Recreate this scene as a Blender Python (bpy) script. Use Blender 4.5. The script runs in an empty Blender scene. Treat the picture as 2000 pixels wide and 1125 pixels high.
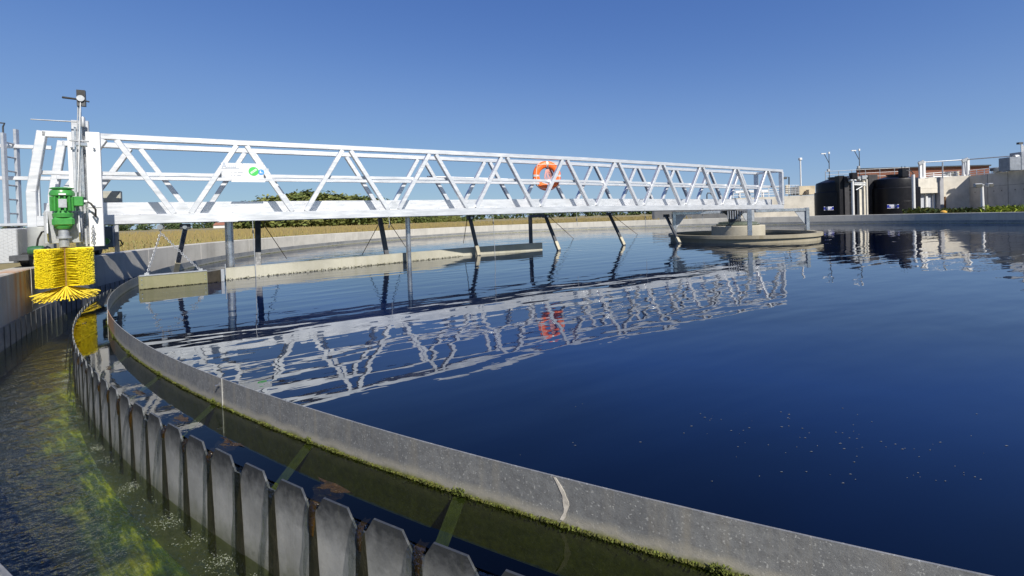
import bpy, bmesh, math, random
from mathutils import Vector, Matrix
random.seed(7)
R = math.radians
scene = bpy.context.scene
col = scene.collection

# ------------------------------------------------------------------ camera
F_PX, CY_PX, PITCH, ROLL, CAM_H = 912.85, 436.0, 0.0126, 0.0313, 1.0
cam_d = bpy.data.cameras.new('camera')
cam = bpy.data.objects.new('camera', cam_d); col.objects.link(cam)
cam_d.sensor_width = 36.0
cam_d.lens = F_PX / 2000 * 36
cam_d.shift_y = -(562.5 - CY_PX) / 2000
cam_d.clip_start = 0.05; cam_d.clip_end = 8000
cam.matrix_world = Matrix.Translation((0, 0, CAM_H)) @ Matrix.Rotation(R(90) - PITCH, 4, 'X') @ Matrix.Rotation(-ROLL, 4, 'Z')
scene.camera = cam

# ------------------------------------------------------------------ sky, sun, exposure
SUN_AZ = math.atan2(0.55, -0.83)      # clockwise from +Y
SUN_EL = R(40.3)
world = bpy.data.worlds.new('World'); scene.world = world; world.use_nodes = True
wn = world.node_tree.nodes; wl = world.node_tree.links
sky = wn.new('ShaderNodeTexSky'); sky.sky_type = 'NISHITA'; sky.sun_disc = False
sky.sun_elevation = SUN_EL; sky.sun_rotation = SUN_AZ
sky.air_density = 0.7; sky.dust_density = 0.3; sky.ozone_density = 3.0; sky.altitude = 0
bg = wn['Background']; bg.inputs['Strength'].default_value = 0.077
# deep polarised blue: grade the sky colour per channel
sc1 = wn.new('ShaderNodeVectorMath'); sc1.operation = 'SCALE'; sc1.inputs['Scale'].default_value = 0.1
sc2 = wn.new('ShaderNodeVectorMath'); sc2.operation = 'SCALE'; sc2.inputs['Scale'].default_value = 10.0
cv = wn.new('ShaderNodeRGBCurve')
for ci, pts in enumerate(([(0, 0), (.043, .036), (.087, .082), (.203, .20), (.59, .37), (1, .45)], [(0, 0), (.077, .088), (.155, .182), (.346, .355), (.746, .53), (1, .60)], [(0, 0), (.16, .32), (.305, .48), (.59, .65), (.76, .67), (1, .70)])):
    c_ = cv.mapping.curves[ci].points
    while len(c_) < len(pts): c_.new(.5, .5)
    for k_, (a_, b_) in enumerate(pts): c_[k_].location = (a_, b_)
cv.mapping.update()
wl.new(sky.outputs['Color'], sc1.inputs[0]); wl.new(sc1.outputs[0], cv.inputs['Color']); wl.new(cv.outputs['Color'], sc2.inputs[0]); wl.new(sc2.outputs[0], bg.inputs['Color'])
sun_d = bpy.data.lights.new('sun', 'SUN'); sun_d.energy = 5.0; sun_d.angle = R(0.5); sun_d.color = (1.0, 0.95, 0.87)
sun = bpy.data.objects.new('sun', sun_d); col.objects.link(sun)
sd = Vector((math.sin(SUN_AZ) * math.cos(SUN_EL), math.cos(SUN_AZ) * math.cos(SUN_EL), math.sin(SUN_EL)))
sun.rotation_euler = sd.to_track_quat('Z', 'Y').to_euler()
scene.view_settings.view_transform = 'Standard'; scene.view_settings.look = 'None'
scene.view_settings.gamma = 1.0; scene.view_settings.use_curve_mapping = False
scene.view_settings.exposure = 0.38
scene.cycles.max_bounces = 8; scene.cycles.transparent_max_bounces = 12

# ------------------------------------------------------------------ site frame
CX, CYY = 7.8375, 16.0304                   # tank centre
TH = 0.538
EX, EY = math.cos(TH), math.sin(TH)         # along the bridge, away from the camera
NX, NY = EY, -EX                            # across the bridge, towards the camera
K = 1.10                                    # bridge module: its frame stands a little beyond the tank centre
BX, BY = CX * K, CYY * K
def B(s, o, z): return Vector((BX + K * (EX * s + NX * o), BY + K * (EY * s + NY * o), 1.0 + K * (z - 1.0)))
def PC(phi, r, z): return Vector((CX + r * math.cos(phi), CYY + r * math.sin(phi), z))
def ray(x, y):
    U, V = x - 1000, y - CY_PX
    c, s = math.cos(ROLL), math.sin(ROLL)
    u, v = c * U - s * V, s * U + c * V
    c, s = math.cos(PITCH), math.sin(PITCH)
    return Vector((u / F_PX, c - v / F_PX * s, -s - v / F_PX * c))
def at(x, y, dep):                          # survey point at a known distance
    d = ray(x, y); return Vector((0, 0, CAM_H)) + d * (dep / d.y)
def onz(x, y, z):
    d = ray(x, y); return Vector((0, 0, CAM_H)) + d * ((z - CAM_H) / d.z)

# ------------------------------------------------------------------ materials
def new_mat(name):
    m = bpy.data.materials.new(name); m.use_nodes = True
    return m, m.node_tree.nodes, m.node_tree.links, m.node_tree.nodes['Principled BSDF']
def rgb(c): return (c[0], c[1], c[2], 1)
def noise(n, l, scale, detail=4, rough=0.55, vec=None, stretch=None):
    t = n.new('ShaderNodeTexNoise'); t.inputs['Scale'].default_value = scale
    t.inputs['Detail'].default_value = detail; t.inputs['Roughness'].default_value = rough
    if vec is not None:
        if stretch:
            mp = n.new('ShaderNodeMapping'); mp.inputs['Scale'].default_value = stretch
            l.new(vec, mp.inputs['Vector']); vec = mp.outputs['Vector']
        l.new(vec, t.inputs['Vector'])
    return t.outputs['Fac']
def ramp(n, l, fac, stops):
    r = n.new('ShaderNodeValToRGB'); e = r.color_ramp.elements
    while len(e) < len(stops): e.new(0.5)
    for i, (p, c) in enumerate(stops):
        e[i].position = p; e[i].color = rgb(c) if len(c) == 3 else c
    l.new(fac, r.inputs['Fac']); return r.outputs['Color']
def mixc(n, l, fac, a, b, mode='MIX'):
    m = n.new('ShaderNodeMix'); m.data_type = 'RGBA'; m.blend_type = mode
    if hasattr(fac, 'links'): l.new(fac, m.inputs['Factor'])
    else: m.inputs['Factor'].default_value = fac
    for k, v in (('A', a), ('B', b)):
        i = [x for x in m.inputs if x.name == k and x.type == 'RGBA'][0]
        if hasattr(v, 'links'): l.new(v, i)
        else: i.default_value = rgb(v)
    return [o for o in m.outputs if o.type == 'RGBA'][0]
def math_(n, l, op, a, b=0.0, clamp=False):
    m = n.new('ShaderNodeMath'); m.operation = op; m.use_clamp = clamp
    for k, v in ((0, a), (1, b)):
        if hasattr(v, 'links'): l.new(v, m.inputs[k])
        else: m.inputs[k].default_value = v
    return m.outputs[0]
def mrange(n, l, v, a, b, c=0.0, d=1.0):
    m = n.new('ShaderNodeMapRange'); m.clamp = True
    l.new(v, m.inputs[0])
    for k, x in zip((1, 2, 3, 4), (a, b, c, d)): m.inputs[k].default_value = x
    return m.outputs[0]
def wpos(n):
    return n.new('ShaderNodeNewGeometry').outputs['Position']
def sepz(n, l, vec):
    s = n.new('ShaderNodeSeparateXYZ'); l.new(vec, s.inputs[0]); return s.outputs
def bump(n, l, bsdf, h, dist, strength=1.0, prev=None):
    b = n.new('ShaderNodeBump'); b.inputs['Strength'].default_value = strength; b.inputs['Distance'].default_value = dist
    l.new(h, b.inputs['Height'])
    if prev is not None: l.new(prev, b.inputs['Normal'])
    if bsdf is not None: l.new(b.outputs['Normal'], bsdf.inputs['Normal'])
    return b.outputs['Normal']

def mat_plain(name, c, rough=0.5, metal=0.0, var=0.12, scale=9.0, spec=0.5, bumpd=0.0):
    m, n, l, p = new_mat(name); g = wpos(n)
    f = noise(n, l, scale, 5, 0.6, g)
    d = [max(0, x * (1 - var)) for x in c]; u = [min(1, x * (1 + var)) for x in c]
    l.new(ramp(n, l, f, [(0.3, d), (0.7, u)]), p.inputs['Base Color'])
    p.inputs['Metallic'].default_value = metal
    l.new(mrange(n, l, noise(n, l, scale * 3, 3, 0.5, g), 0.3, 0.7, max(0, rough - 0.08), min(1, rough + 0.08)), p.inputs['Roughness'])
    p.inputs['Specular IOR Level'].default_value = spec
    if bumpd: bump(n, l, p, noise(n, l, scale * 4, 4, 0.6, g), bumpd)
    return m

def mat_alu(name, base=(0.71, 0.72, 0.73), metal=0.5, rough=0.38):
    m, n, l, p = new_mat(name); g = wpos(n)
    st = noise(n, l, 3.0, 5, 0.6, g, (1.0, 1.0, 6.0))
    bl = noise(n, l, 1.3, 4, 0.65, g)
    c = ramp(n, l, st, [(0.25, [x * 0.86 for x in base]), (0.7, base)])
    c = mixc(n, l, mrange(n, l, bl, 0.55, 0.8, 0, 0.35), c, (0.36, 0.37, 0.37))
    l.new(c, p.inputs['Base Color'])
    p.inputs['Metallic'].default_value = metal
    l.new(mrange(n, l, st, 0.3, 0.7, rough - 0.08, rough + 0.10), p.inputs['Roughness'])
    return m

def mat_concrete(name, base, streak=0.35, stain=(0.16, 0.15, 0.12), rust=False, panel=0.0):
    m, n, l, p = new_mat(name); g = wpos(n)
    f = noise(n, l, 1.1, 8, 0.62, g)
    c = ramp(n, l, f, [(0.28, [x * 0.74 for x in base]), (0.52, base), (0.78, [min(1, x * 1.16) for x in base])])
    fine = noise(n, l, 38.0, 4, 0.7, g)
    c = mixc(n, l, mrange(n, l, fine, 0.35, 0.75, 0.0, 0.28), c, [x * 0.6 for x in base])
    stv = noise(n, l, 1.0, 5, 0.65, g, (5.0, 5.0, 0.22))
    c = mixc(n, l, mrange(n, l, stv, 0.52, 0.78, 0.0, streak), c, stain)
    lst = noise(n, l, 1.0, 4, 0.6, g, (9.0, 9.0, 0.35))
    c = mixc(n, l, mrange(n, l, lst, 0.62, 0.8, 0.0, streak * 0.6), c, [min(1, x * 1.35) for x in base])
    if rust:
        xyz = sepz(n, l, g)
        d = n.new('ShaderNodeVectorMath'); d.operation = 'DISTANCE'; l.new(g, d.inputs[0])
        d.inputs[1].default_value = (-6.45, 6.05, 0.30)
        near = mrange(n, l, d.outputs['Value'], 0.10, 0.75, 1.0, 0.0)
        rs = noise(n, l, 1.0, 5, 0.6, g, (7.0, 7.0, 0.6))
        fac = math_(n, l, 'MULTIPLY', near, mrange(n, l, rs, 0.35, 0.62, 0.0, 0.95))
        c = mixc(n, l, fac, c, (0.42, 0.17, 0.04))
        low = mrange(n, l, xyz[2], -0.10, -0.16, 0.0, 0.6)
        c = mixc(n, l, low, c, (0.12, 0.12, 0.10))
    l.new(c, p.inputs['Base Color']); p.inputs['Roughness'].default_value = 0.88
    p.inputs['Specular IOR Level'].default_value = 0.25
    bump(n, l, p, fine, 0.004)
    return m

ALU = mat_alu('brushed_aluminium')
ALU2 = mat_alu('weathered_aluminium', (0.52, 0.54, 0.57), 0.5, 0.42)
STEEL = mat_plain('stainless_steel', (0.55, 0.56, 0.57), 0.28, 0.85, 0.25, 6.0)
DARKSTEEL = mat_plain('dark_steel', (0.07, 0.074, 0.08), 0.55, 0.25, 0.35, 7.0)
GALV = mat_plain('galvanised_grey', (0.38, 0.395, 0.41), 0.5, 0.5, 0.18, 14.0)
CONC = mat_concrete('wall_concrete', (0.48, 0.46, 0.41), 0.4, (0.20, 0.18, 0.15), rust=True)
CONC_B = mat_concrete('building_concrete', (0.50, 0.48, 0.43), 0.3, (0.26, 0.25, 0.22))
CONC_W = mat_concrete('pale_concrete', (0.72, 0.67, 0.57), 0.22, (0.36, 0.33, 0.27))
CONC_BEIGE = mat_concrete('beige_block', (0.52, 0.44, 0.31), 0.2, (0.3, 0.25, 0.18))
BLACKP = mat_plain('black_polyethylene', (0.008, 0.008, 0.011), 0.45, 0.0, 0.25, 3.0, 0.3)
BLACKP2 = mat_plain('charcoal_plastic', (0.040, 0.038, 0.041), 0.5, 0.0, 0.2, 3.0)
BLUE = mat_plain('sign_blue', (0.015, 0.025, 0.24), 0.4, 0, 0.08, 5)
WHITE = mat_plain('white_paint', (0.66, 0.66, 0.65), 0.45, 0, 0.06, 6)
GREEN = mat_plain('green_enamel', (0.05, 0.25, 0.05), 0.34, 0.0, 0.18, 12)
GREEN_D = mat_plain('dark_green_enamel', (0.03, 0.10, 0.04), 0.4, 0.0, 0.25, 12)
YEL = mat_plain('yellow_bristle', (0.93, 0.71, 0.02), 0.5, 0.0, 0.22, 40)
YEL2 = mat_plain('pale_yellow_bristle', (0.80, 0.62, 0.05), 0.5, 0.0, 0.15, 40)
ORANGE = mat_plain('buoy_orange', (0.85, 0.15, 0.02), 0.45, 0.0, 0.10, 10)
REFL = mat_plain('reflective_grey', (0.55, 0.55, 0.53), 0.35, 0.1, 0.08, 20)
ROPE = mat_plain('pale_rope', (0.72, 0.66, 0.55), 0.8, 0.0, 0.15, 60)
PINK = mat_plain('pink_rope', (0.75, 0.36, 0.30), 0.8, 0.0, 0.2, 60)
RUBBER = mat_plain('black_rubber', (0.02, 0.02, 0.02), 0.6, 0, 0.3, 20)
BROWNM = mat_plain('rusty_brown', (0.16, 0.085, 0.04), 0.7, 0.1, 0.35, 20)
S_GREEN = mat_plain('sign_green', (0.06, 0.50, 0.09), 0.45, 0, 0.05, 5)
S_BLUE = mat_plain('sign_light_blue', (0.06, 0.28, 0.62), 0.45, 0, 0.05, 5)
S_GREY = mat_plain('sign_print_grey', (0.30, 0.36, 0.46), 0.5, 0, 0.05, 5)
GREYBOX = mat_plain('cabinet_grey', (0.30, 0.30, 0.27), 0.5, 0.1, 0.15, 6)
BLUEGREY = mat_plain('bluegrey_paint', (0.10, 0.15, 0.22), 0.45, 0.2, 0.2, 8)
DRUMG = mat_plain('drum_grey', (0.30, 0.31, 0.30), 0.5, 0.1, 0.12, 5)

def mat_brick():
    m, n, l, p = new_mat('red_brick'); g = wpos(n)
    t = n.new('ShaderNodeTexBrick'); t.inputs['Scale'].default_value = 1.0
    t.inputs['Color1'].default_value = rgb((0.30, 0.10, 0.055)); t.inputs['Color2'].default_value = rgb((0.22, 0.075, 0.045))
    t.inputs['Mortar'].default_value = rgb((0.27, 0.17, 0.12)); t.inputs['Brick Width'].default_value = 0.5; t.inputs['Row Height'].default_value = 0.2
    mp = n.new('ShaderNodeMapping'); mp.inputs['Rotation'].default_value = (R(90), 0, 0); l.new(g, mp.inputs[0]); l.new(mp.outputs[0], t.inputs[0])
    l.new(t.outputs[0], p.inputs['Base Color']); p.inputs['Roughness'].default_value = 0.9
    return m
BRICK = mat_brick()

def mat_checker():
    m, n, l, p = new_mat('checker_plate'); g = wpos(n)
    c = mixc(n, l, noise(n, l, 4, 4, 0.6, g), (0.44, 0.45, 0.46), (0.58, 0.59, 0.60))
    l.new(c, p.inputs['Base Color']); p.inputs['Metallic'].default_value = 0.4; p.inputs['Roughness'].default_value = 0.42
    w = n.new('ShaderNodeTexChecker'); w.inputs['Scale'].default_value = 28
    mp = n.new('ShaderNodeMapping'); mp.inputs['Rotation'].default_value = (0.3, 0.6, 0.5); l.new(g, mp.inputs[0]); l.new(mp.outputs[0], w.inputs[0])
    bump(n, l, p, w.outputs['Fac'], 0.004)
    return m
CHECK = mat_checker()

def mat_baffle():
    m, n, l, p = new_mat('stained_galvanised_plate'); g = wpos(n); xyz = sepz(n, l, g)
    big = noise(n, l, 2.2, 6, 0.65, g); sp = noise(n, l, 130, 2, 0.5, g); mid = noise(n, l, 34, 8, 0.78, g)
    c = ramp(n, l, big, [(0.3, (0.20, 0.205, 0.205)), (0.5, (0.28, 0.285, 0.28)), (0.72, (0.38, 0.375, 0.35))])
    c = mixc(n, l, mrange(n, l, mid, 0.42, 0.62, 0.0, 0.6), c, (0.14, 0.14, 0.14))
    c = mixc(n, l, mrange(n, l, sp, 0.63, 0.70, 0.0, 0.75), c, (0.62, 0.62, 0.58))
    drip = noise(n, l, 1.0, 4, 0.6, g, (16, 16, 0.8))
    c = mixc(n, l, mrange(n, l, drip, 0.50, 0.72, 0.0, 0.5), c, (0.40, 0.36, 0.28))
    wob = math_(n, l, 'ADD', xyz[2], math_(n, l, 'MULTIPLY', math_(n, l, 'SUBTRACT', noise(n, l, 9, 4, 0.6, g), 0.5), 0.05))
    crust = math_(n, l, 'MULTIPLY', mrange(n, l, wob, 0.052, 0.028, 0.0, 0.85), mrange(n, l, mid, 0.3, 0.6, 0.45, 1.0))
    c = mixc(n, l, crust, c, (0.46, 0.43, 0.35))
    # rust patch on the plate end beside the brush
    d = n.new('ShaderNodeVectorMath'); d.operation = 'DISTANCE'; l.new(g, d.inputs[0]); d.inputs[1].default_value = (-4.02, 4.62, 0.07)
    rn = noise(n, l, 7, 5, 0.6, g, (1, 1, 0.5))
    rf = math_(n, l, 'MULTIPLY', mrange(n, l, d.outputs['Value'], 0.18, 0.55, 1.0, 0.0), mrange(n, l, rn, 0.32, 0.55, 0.2, 0.95))
    c = mixc(n, l, rf, c, (0.46, 0.21, 0.06))
    sub = mrange(n, l, wob, 0.020, -0.004, 0.0, 1.0)
    olive = ramp(n, l, mid, [(0.3, (0.05, 0.056, 0.006)), (0.55, (0.12, 0.13, 0.012)), (0.8, (0.22, 0.22, 0.022))])
    c = mixc(n, l, sub, c, olive)
    l.new(c, p.inputs['Base Color'])
    l.new(math_(n, l, 'MULTIPLY', math_(n, l, 'SUBTRACT', 1.0, sub), 0.35), p.inputs['Metallic'])
    l.new(mrange(n, l, mid, 0.3, 0.7, 0.42, 0.62), p.inputs['Roughness'])
    bump(n, l, p, mid, 0.002)
    return m
BAFFLE = mat_baffle()

def mat_weir():
    m, n, l, p = new_mat('wet_weir_steel'); g = wpos(n); xyz = sepz(n, l, g)
    big = noise(n, l, 5, 6, 0.65, g); mid = noise(n, l, 40, 5, 0.7, g)
    c = ramp(n, l, big, [(0.3, (0.36, 0.37, 0.36)), (0.55, (0.54, 0.55, 0.54)), (0.8, (0.68, 0.68, 0.64))])
    c = mixc(n, l, mrange(n, l, mid, 0.45, 0.75, 0.0, 0.4), c, (0.20, 0.20, 0.19))
    top = math_(n, l, 'MULTIPLY', mrange(n, l, math_(n, l, 'ADD', xyz[2], math_(n, l, 'MULTIPLY', math_(n, l, 'SUBTRACT', noise(n, l, 22, 5, 0.7, g), 0.5), 0.16)), -0.15, 0.005, 0.0, 1.0), 1.0)
    c = mixc(n, l, top, c, (0.075, 0.08, 0.085))
    drip = noise(n, l, 1.0, 4, 0.6, g, (30, 30, 1.2))
    c = mixc(n, l, mrange(n, l, drip, 0.55, 0.8, 0.0, 0.45), c, (0.22, 0.22, 0.16))
    low = mrange(n, l, math_(n, l, 'ADD', xyz[2], math_(n, l, 'MULTIPLY', mid, 0.12)), -0.20, -0.34, 0.0, 0.85)
    c = mixc(n, l, low, c, (0.11, 0.12, 0.06))
    l.new(c, p.inputs['Base Color']); p.inputs['Metallic'].default_value = 0.45
    l.new(mrange(n, l, mid, 0.3, 0.7, 0.28, 0.5), p.inputs['Roughness'])
    bump(n, l, p, big, 0.004)
    return m
WEIR = mat_weir()

def mat_algae(name, lo, hi, rough=0.5):
    m, n, l, p = new_mat(name); g = wpos(n)
    f = noise(n, l, 26, 6, 0.7, g, (1, 1, 0.4))
    l.new(ramp(n, l, f, [(0.3, lo), (0.7, hi)]), p.inputs['Base Color']); p.inputs['Roughness'].default_value = rough
    bump(n, l, p, f, 0.01)
    return m
STREAK = mat_algae('dark_wet_streak', (0.012, 0.013, 0.009), (0.042, 0.040, 0.026), 0.3)
STREAKB = mat_algae('brown_slime', (0.012, 0.008, 0.003), (0.062, 0.034, 0.008), 0.15)
MOSS = mat_algae('green_moss', (0.022, 0.028, 0.003), (0.115, 0.115, 0.012), 0.8)
MOSSB = mat_algae('bright_moss', (0.05, 0.07, 0.006), (0.13, 0.15, 0.016), 0.8)

def mat_tank_water():
    m, n, l, p = new_mat('tank_water'); g = wpos(n)
    xyz = sepz(n, l, g)
    p.inputs['Roughness'].default_value = 0.0; p.inputs['IOR'].default_value = 1.62
    p.inputs['Specular Tint'].default_value = rgb((0.40, 0.68, 1.0))
    # bluer sky reflection painted into the body colour: bright ring, dark rim, dimmer middle
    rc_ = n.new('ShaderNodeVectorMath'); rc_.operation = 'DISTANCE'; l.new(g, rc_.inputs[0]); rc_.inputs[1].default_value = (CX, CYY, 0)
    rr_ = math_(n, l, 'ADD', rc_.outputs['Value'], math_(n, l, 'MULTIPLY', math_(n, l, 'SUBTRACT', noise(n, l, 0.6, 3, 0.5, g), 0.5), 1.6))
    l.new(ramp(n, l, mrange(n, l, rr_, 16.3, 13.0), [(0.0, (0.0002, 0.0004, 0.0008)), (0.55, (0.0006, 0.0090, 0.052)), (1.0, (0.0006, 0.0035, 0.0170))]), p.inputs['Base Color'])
    mp = n.new('ShaderNodeMapping'); mp.inputs['Rotation'].default_value = (0, 0, -TH); l.new(g, mp.inputs[0]); v = mp.outputs[0]
    a = noise(n, l, 1.0, 2, 0.45, v, (0.85, 2.3, 1.0))
    b = noise(n, l, 1.0, 2, 0.5, v, (4.0, 9.0, 1.0))
    w = n.new('ShaderNodeTexWave'); w.bands_direction = 'Y'; w.inputs['Scale'].default_value = 0.75; w.inputs['Distortion'].default_value = 5.0
    w.inputs['Detail'].default_value = 2.0; w.inputs['Detail Scale'].default_value = 0.5; l.new(v, w.inputs[0])
    patch = mrange(n, l, noise(n, l, 0.22, 2, 0.5, g), 0.35, 0.65, 0.45, 1.15)
    # calmer near the overflow edge
    d = n.new('ShaderNodeVectorMath'); d.operation = 'DISTANCE'; l.new(g, d.inputs[0]); d.inputs[1].default_value = (0.5, 0.5, 0.0)
    calm = math_(n, l, 'MULTIPLY', mrange(n, l, d.outputs['Value'], 1.0, 7.0, 0.4, 1.0), patch)
    h = math_(n, l, 'ADD', math_(n, l, 'MULTIPLY', a, 1.0), math_(n, l, 'MULTIPLY', b, 0.075))
    h = math_(n, l, 'ADD', h, math_(n, l, 'MULTIPLY', w.outputs['Fac'], 0.07))
    h = math_(n, l, 'MULTIPLY', h, calm)
    bump(n, l, p, h, 0.0125)
    return m
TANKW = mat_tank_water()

def mat_clear_water(name, tint, amp, sx, lo=0.0, ior=1.333):
    m, n, l, p = new_mat(name); n.remove(p); g = wpos(n)
    out = n['Material Output']
    fr = n.new('ShaderNodeFresnel'); bf = n.new('ShaderNodeNewGeometry').outputs['Backfacing']
    l.new(mrange(n, l, bf, 0, 1, ior, 1 / ior), fr.inputs['IOR'])
    tr = n.new('ShaderNodeBsdfTransparent'); tr.inputs[0].default_value = rgb(tint)
    gl = n.new('ShaderNodeBsdfGlossy'); gl.inputs['Roughness'].default_value = 0.02
    mx = n.new('ShaderNodeMixShader')
    a = noise(n, l, sx, 3, 0.55, g); b = noise(n, l, sx * 3.4, 3, 0.6, g)
    h = math_(n, l, 'ADD', a, math_(n, l, 'MULTIPLY', b, 0.35))
    nb = bump(n, l, None, h, amp)
    l.new(nb, fr.inputs['Normal']); l.new(nb, gl.inputs['Normal'])
    l.new(math_(n, l, 'MAXIMUM', fr.outputs[0], lo), mx.inputs[0]); l.new(tr.outputs[0], mx.inputs[1]); l.new(gl.outputs[0], mx.inputs[2])
    l.new(mx.outputs[0], out.inputs['Surface'])
    return m
GAPW = mat_clear_water('gap_water', (0.40, 0.44, 0.38), 0.0008, 3.0, 0.0, 1.40)
LAUNW = mat_clear_water('channel_water', (0.76, 0.80, 0.56), 0.020, 7.5, 0.0, 1.55)
FALLW = mat_clear_water('falling_water', (0.80, 0.82, 0.80), 0.016, 30.0, 0.16)

def mat_floor():
    m, n, l, p = new_mat('algae_floor'); g = wpos(n)
    # algae streaming along the channel
    mp = n.new('ShaderNodeMapping'); mp.inputs['Rotation'].default_value = (0, 0, R(40)); l.new(g, mp.inputs[0]); v = mp.outputs[0]
    f = noise(n, l, 1.0, 8, 0.7, v, (2.2, 15.0, 1.0)); k = noise(n, l, 2.2, 4, 0.6, g)
    c = ramp(n, l, f, [(0.32, (0.010, 0.020, 0.010)), (0.5, (0.06, 0.10, 0.015)), (0.58, (0.26, 0.30, 0.015)), (0.74, (0.66, 0.64, 0.04))])
    c = mixc(n, l, mrange(n, l, k, 0.46, 0.64, 0.0, 0.9), c, (0.016, 0.030, 0.022))
    # algae colours on the weir side only, near-black towards the outer wall
    rc_ = n.new('ShaderNodeVectorMath'); rc_.operation = 'DISTANCE'; l.new(g, rc_.inputs[0]); rc_.inputs[1].default_value = (CX, CYY, -0.66)
    ed = math_(n, l, 'ADD', rc_.outputs['Value'], math_(n, l, 'MULTIPLY', math_(n, l, 'SUBTRACT', noise(n, l, 3.5, 5, 0.65, g), 0.5), 0.65))
    c = mixc(n, l, mrange(n, l, ed, 16.80, 17.00), c, (0.012, 0.014, 0.020))
    l.new(c, p.inputs['Base Color']); p.inputs['Roughness'].default_value = 0.8
    bump(n, l, p, f, 0.05)
    return m
FLOORM = mat_floor()
FOAM = mat_plain('foam_white', (0.46, 0.48, 0.47), 0.3, 0, 0.1, 30)
FOAM.node_tree.nodes['Principled BSDF'].inputs['Alpha'].default_value = 0.34
FLECK = mat_plain('floating_scum', (0.06, 0.07, 0.08), 0.7, 0, 0.2, 30)

def mat_col(name, rough=0.8, sheen=0.0, trans=0.0):
    m, n, l, p = new_mat(name)
    a = n.new('ShaderNodeVertexColor'); a.layer_name = 'col'
    l.new(a.outputs['Color'], p.inputs['Base Color']); p.inputs['Roughness'].default_value = rough
    p.inputs['Specular IOR Level'].default_value = 0.25
    return m
LEAF = mat_col('leaf_clumps'); CORN = mat_col('corn_leaves', 0.7)
BARK = mat_plain('bark', (0.10, 0.07, 0.045), 0.9, 0, 0.3, 4)

def mat_ground():
    m, n, l, p = new_mat('ground'); g = wpos(n)
    f = noise(n, l, 0.05, 8, 0.65, g); s = noise(n, l, 1.2, 6, 0.7, g)
    c = ramp(n, l, f, [(0.3, (0.16, 0.15, 0.06)), (0.6, (0.27, 0.21, 0.095))])
    c = mixc(n, l, mrange(n, l, s, 0.4, 0.7, 0, 0.5), c, (0.10, 0.11, 0.035))
    l.new(c, p.inputs['Base Color']); p.inputs['Roughness'].default_value = 0.95
    return m
GROUND = mat_ground()

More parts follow.
